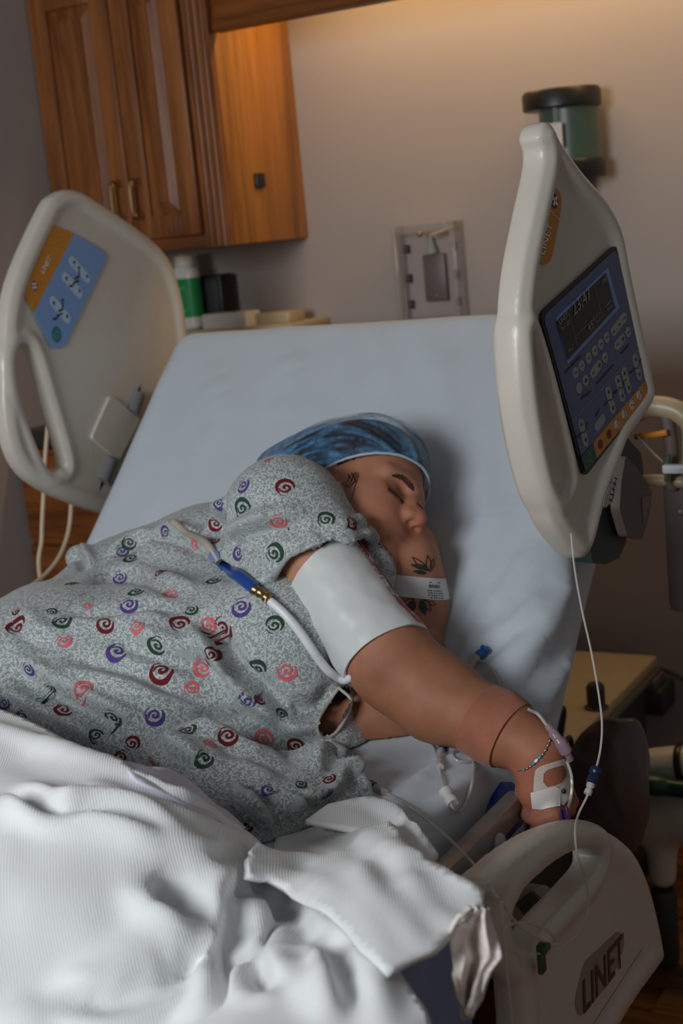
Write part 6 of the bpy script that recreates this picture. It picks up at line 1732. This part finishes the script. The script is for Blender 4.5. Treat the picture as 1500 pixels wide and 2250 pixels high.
# white wheeled stand with the green lever
YS = 2.25
ws = empty('wheeled_stand', tuple(A(-.66, YS, FLOOR_Z)), label='white moulded stand with a green lever at the right edge', cat='stand')
a_, b_ = onY(1385, 1690, YS), onY(1545, 1676, YS); 
MB().lathe([(.026, 0), (.030, .01), (.033, .05), (.034, .15), (.030, .17)], a_, tuple(unit(b_-a_)), n=28).build('barrel', M['rail'], ws)
q = onY(1502, 1680, YS); MB().lathe([(.036, 0), (.0375, .003), (.0375, .009), (.036, .012)], q-unit(b_-a_)*.006, tuple(unit(b_-a_)), n=28).build('black_ring', M['black'], ws)
F_ST = Field([p_cone(onY(1405, 1790, YS), onY(1520, 1785, YS), .045, .055, .0), p_cone(onY(1400, 1720, YS+.02), onY(1395, 1790, YS), .030, .030, .03), p_cone(onY(1452, 1800, YS), onY(1455, 1920, YS), .030, .024, .03)])
sculpt('stand_body', F_ST, onY(1450, 1800, YS)-.24, onY(1450, 1800, YS)+.24, .005, M['rail'], ws, smooth=2)
q = onY(1454, 1930, YS); MB().lathe([(.022, 0), (.024, .01), (.024, q[2]-FLOOR_Z-.04), (.02, q[2]-FLOOR_Z-.03)], (q[0], q[1], FLOOR_Z+.01), n=20).build('stand_foot', M['dgrey'], ws)
F_LV = Field([p_ell(onY(1436, 1722, YS-.06), A(.026, .024, .018), None, .0), p_cone(onY(1440, 1728, YS-.06), onY(1540, 1738, YS-.06), .014, .016, .01)])
sculpt('green_lever', F_LV, onY(1470, 1728, YS-.06)-.11, onY(1470, 1728, YS-.06)+.11, .004, M['green'], ws, smooth=2)
# sheet of dark plastic drooping between bed and stand
F_PL = Field([p_ell(onY(1330, 1760, 1.96), A(.065, .026, .10), None, 0), p_ell(onY(1345, 1660, 1.97), A(.038, .02, .06), None, .05), p_ell(onY(1395, 1640, 1.98), A(.017, .017, .04), None, .03)])
sculpt('drape_bag', F_PL, onY(1340, 1730, 1.96)-.2, onY(1340, 1730, 1.96)+.2, .006, plain('taupe_plastic', lin(98, 84, 78), .3, vary=.08), smooth=2, edit=lambda V, N, Q: V+N*(.010*noise3(V*A(1, 1, .4), 24, 8, 2))[:, None], label='taupe plastic drape hanging between the bed and the white stand', cat='drape')

# cream equipment arm at the right edge
YE = 2.15
eq = empty('equipment_arm', tuple(onY(1490, 1250, YE)), label='cream equipment frame with orange lead at the right edge behind the rail', cat='equipment')
E_ = lambda x, y, d=0: onY(x, y, YE+d)
MB().tube(spline([E_(1395, 905), E_(1430, 893), E_(1470, 897), E_(1500, 912), E_(1520, 940), E_(1522, 1000), E_(1520, 1060)], 7), .017, 14).build('upper_arm', M['cream'], eq)
MB().tube(spline([E_(1395, 1057), E_(1440, 1055), E_(1480, 1058), E_(1520, 1062)], 7), .0095, 12).build('lower_bar', M['cream'], eq)
MB().tube(spline([E_(1462, 908), E_(1472, 960), E_(1476, 1020), E_(1474, 1075)], 6), .011, 12).build('inner_strut', M['taupe'], eq)
MB().box(E_(1508, 1180, .03), (.06, .05, .24), bev=.012).build('column', M['taupe'], eq)
q = E_(1495, 1124, -.0); MB().ball(q, .006).build('column_bolt', M['steel'], eq)
MB().tube(spline([E_(1396, 960, -.01), E_(1430, 956, -.02), E_(1465, 950, -.02)], 6), .0050, 8).build('orange_lead', M['orange_cable'], eq)
MB().tube(spline([E_(1400, 958, -.03), E_(1425, 985, -.03), E_(1456, 1015, -.03)], 6), .0016, 6).build('thin_lead', M['hose_grey'], eq)
MB().prism([E_(*p, -.035) for p in ((1461, 1004), (1470, 1000), (1466, 1058), (1458, 1060))], (0, .008, 0)).build('green_clip', M['green_clip'], eq, smooth=False)
MB().box(E_(1495, 1030, -.04), (.055, .014, .014), bev=.003).build('white_plug', M['hose_white'], eq)
# beige cables left of the bed
MB().tube(spline([onX(x, y, -1.72) for x, y in ((108, 905), (100, 1000), (96, 1085), (92, 1180), (94, 1300))]+[A(-1.72, 1.95, .5), A(-1.72, 1.93, FLOOR_Z+.006)], 7), .0042, 8).build('hanging_cable', M['cable'], None, label='straight beige cable hanging in front of the oak base cabinet', cat='cable')
MB().tube(spline([onX(x, y, -1.70) for x, y in ((158, 1080), (152, 1160), (132, 1220), (100, 1262), (64, 1292), (60, 1310), (120, 1330))]+[A(-1.70, 2.0, .45), A(-1.70, 2.0, FLOOR_Z+.006)], 7), .0042, 8).build('hanging_cable', M['cable'], None, label='curved beige cable looping left below the head rail', cat='cable')
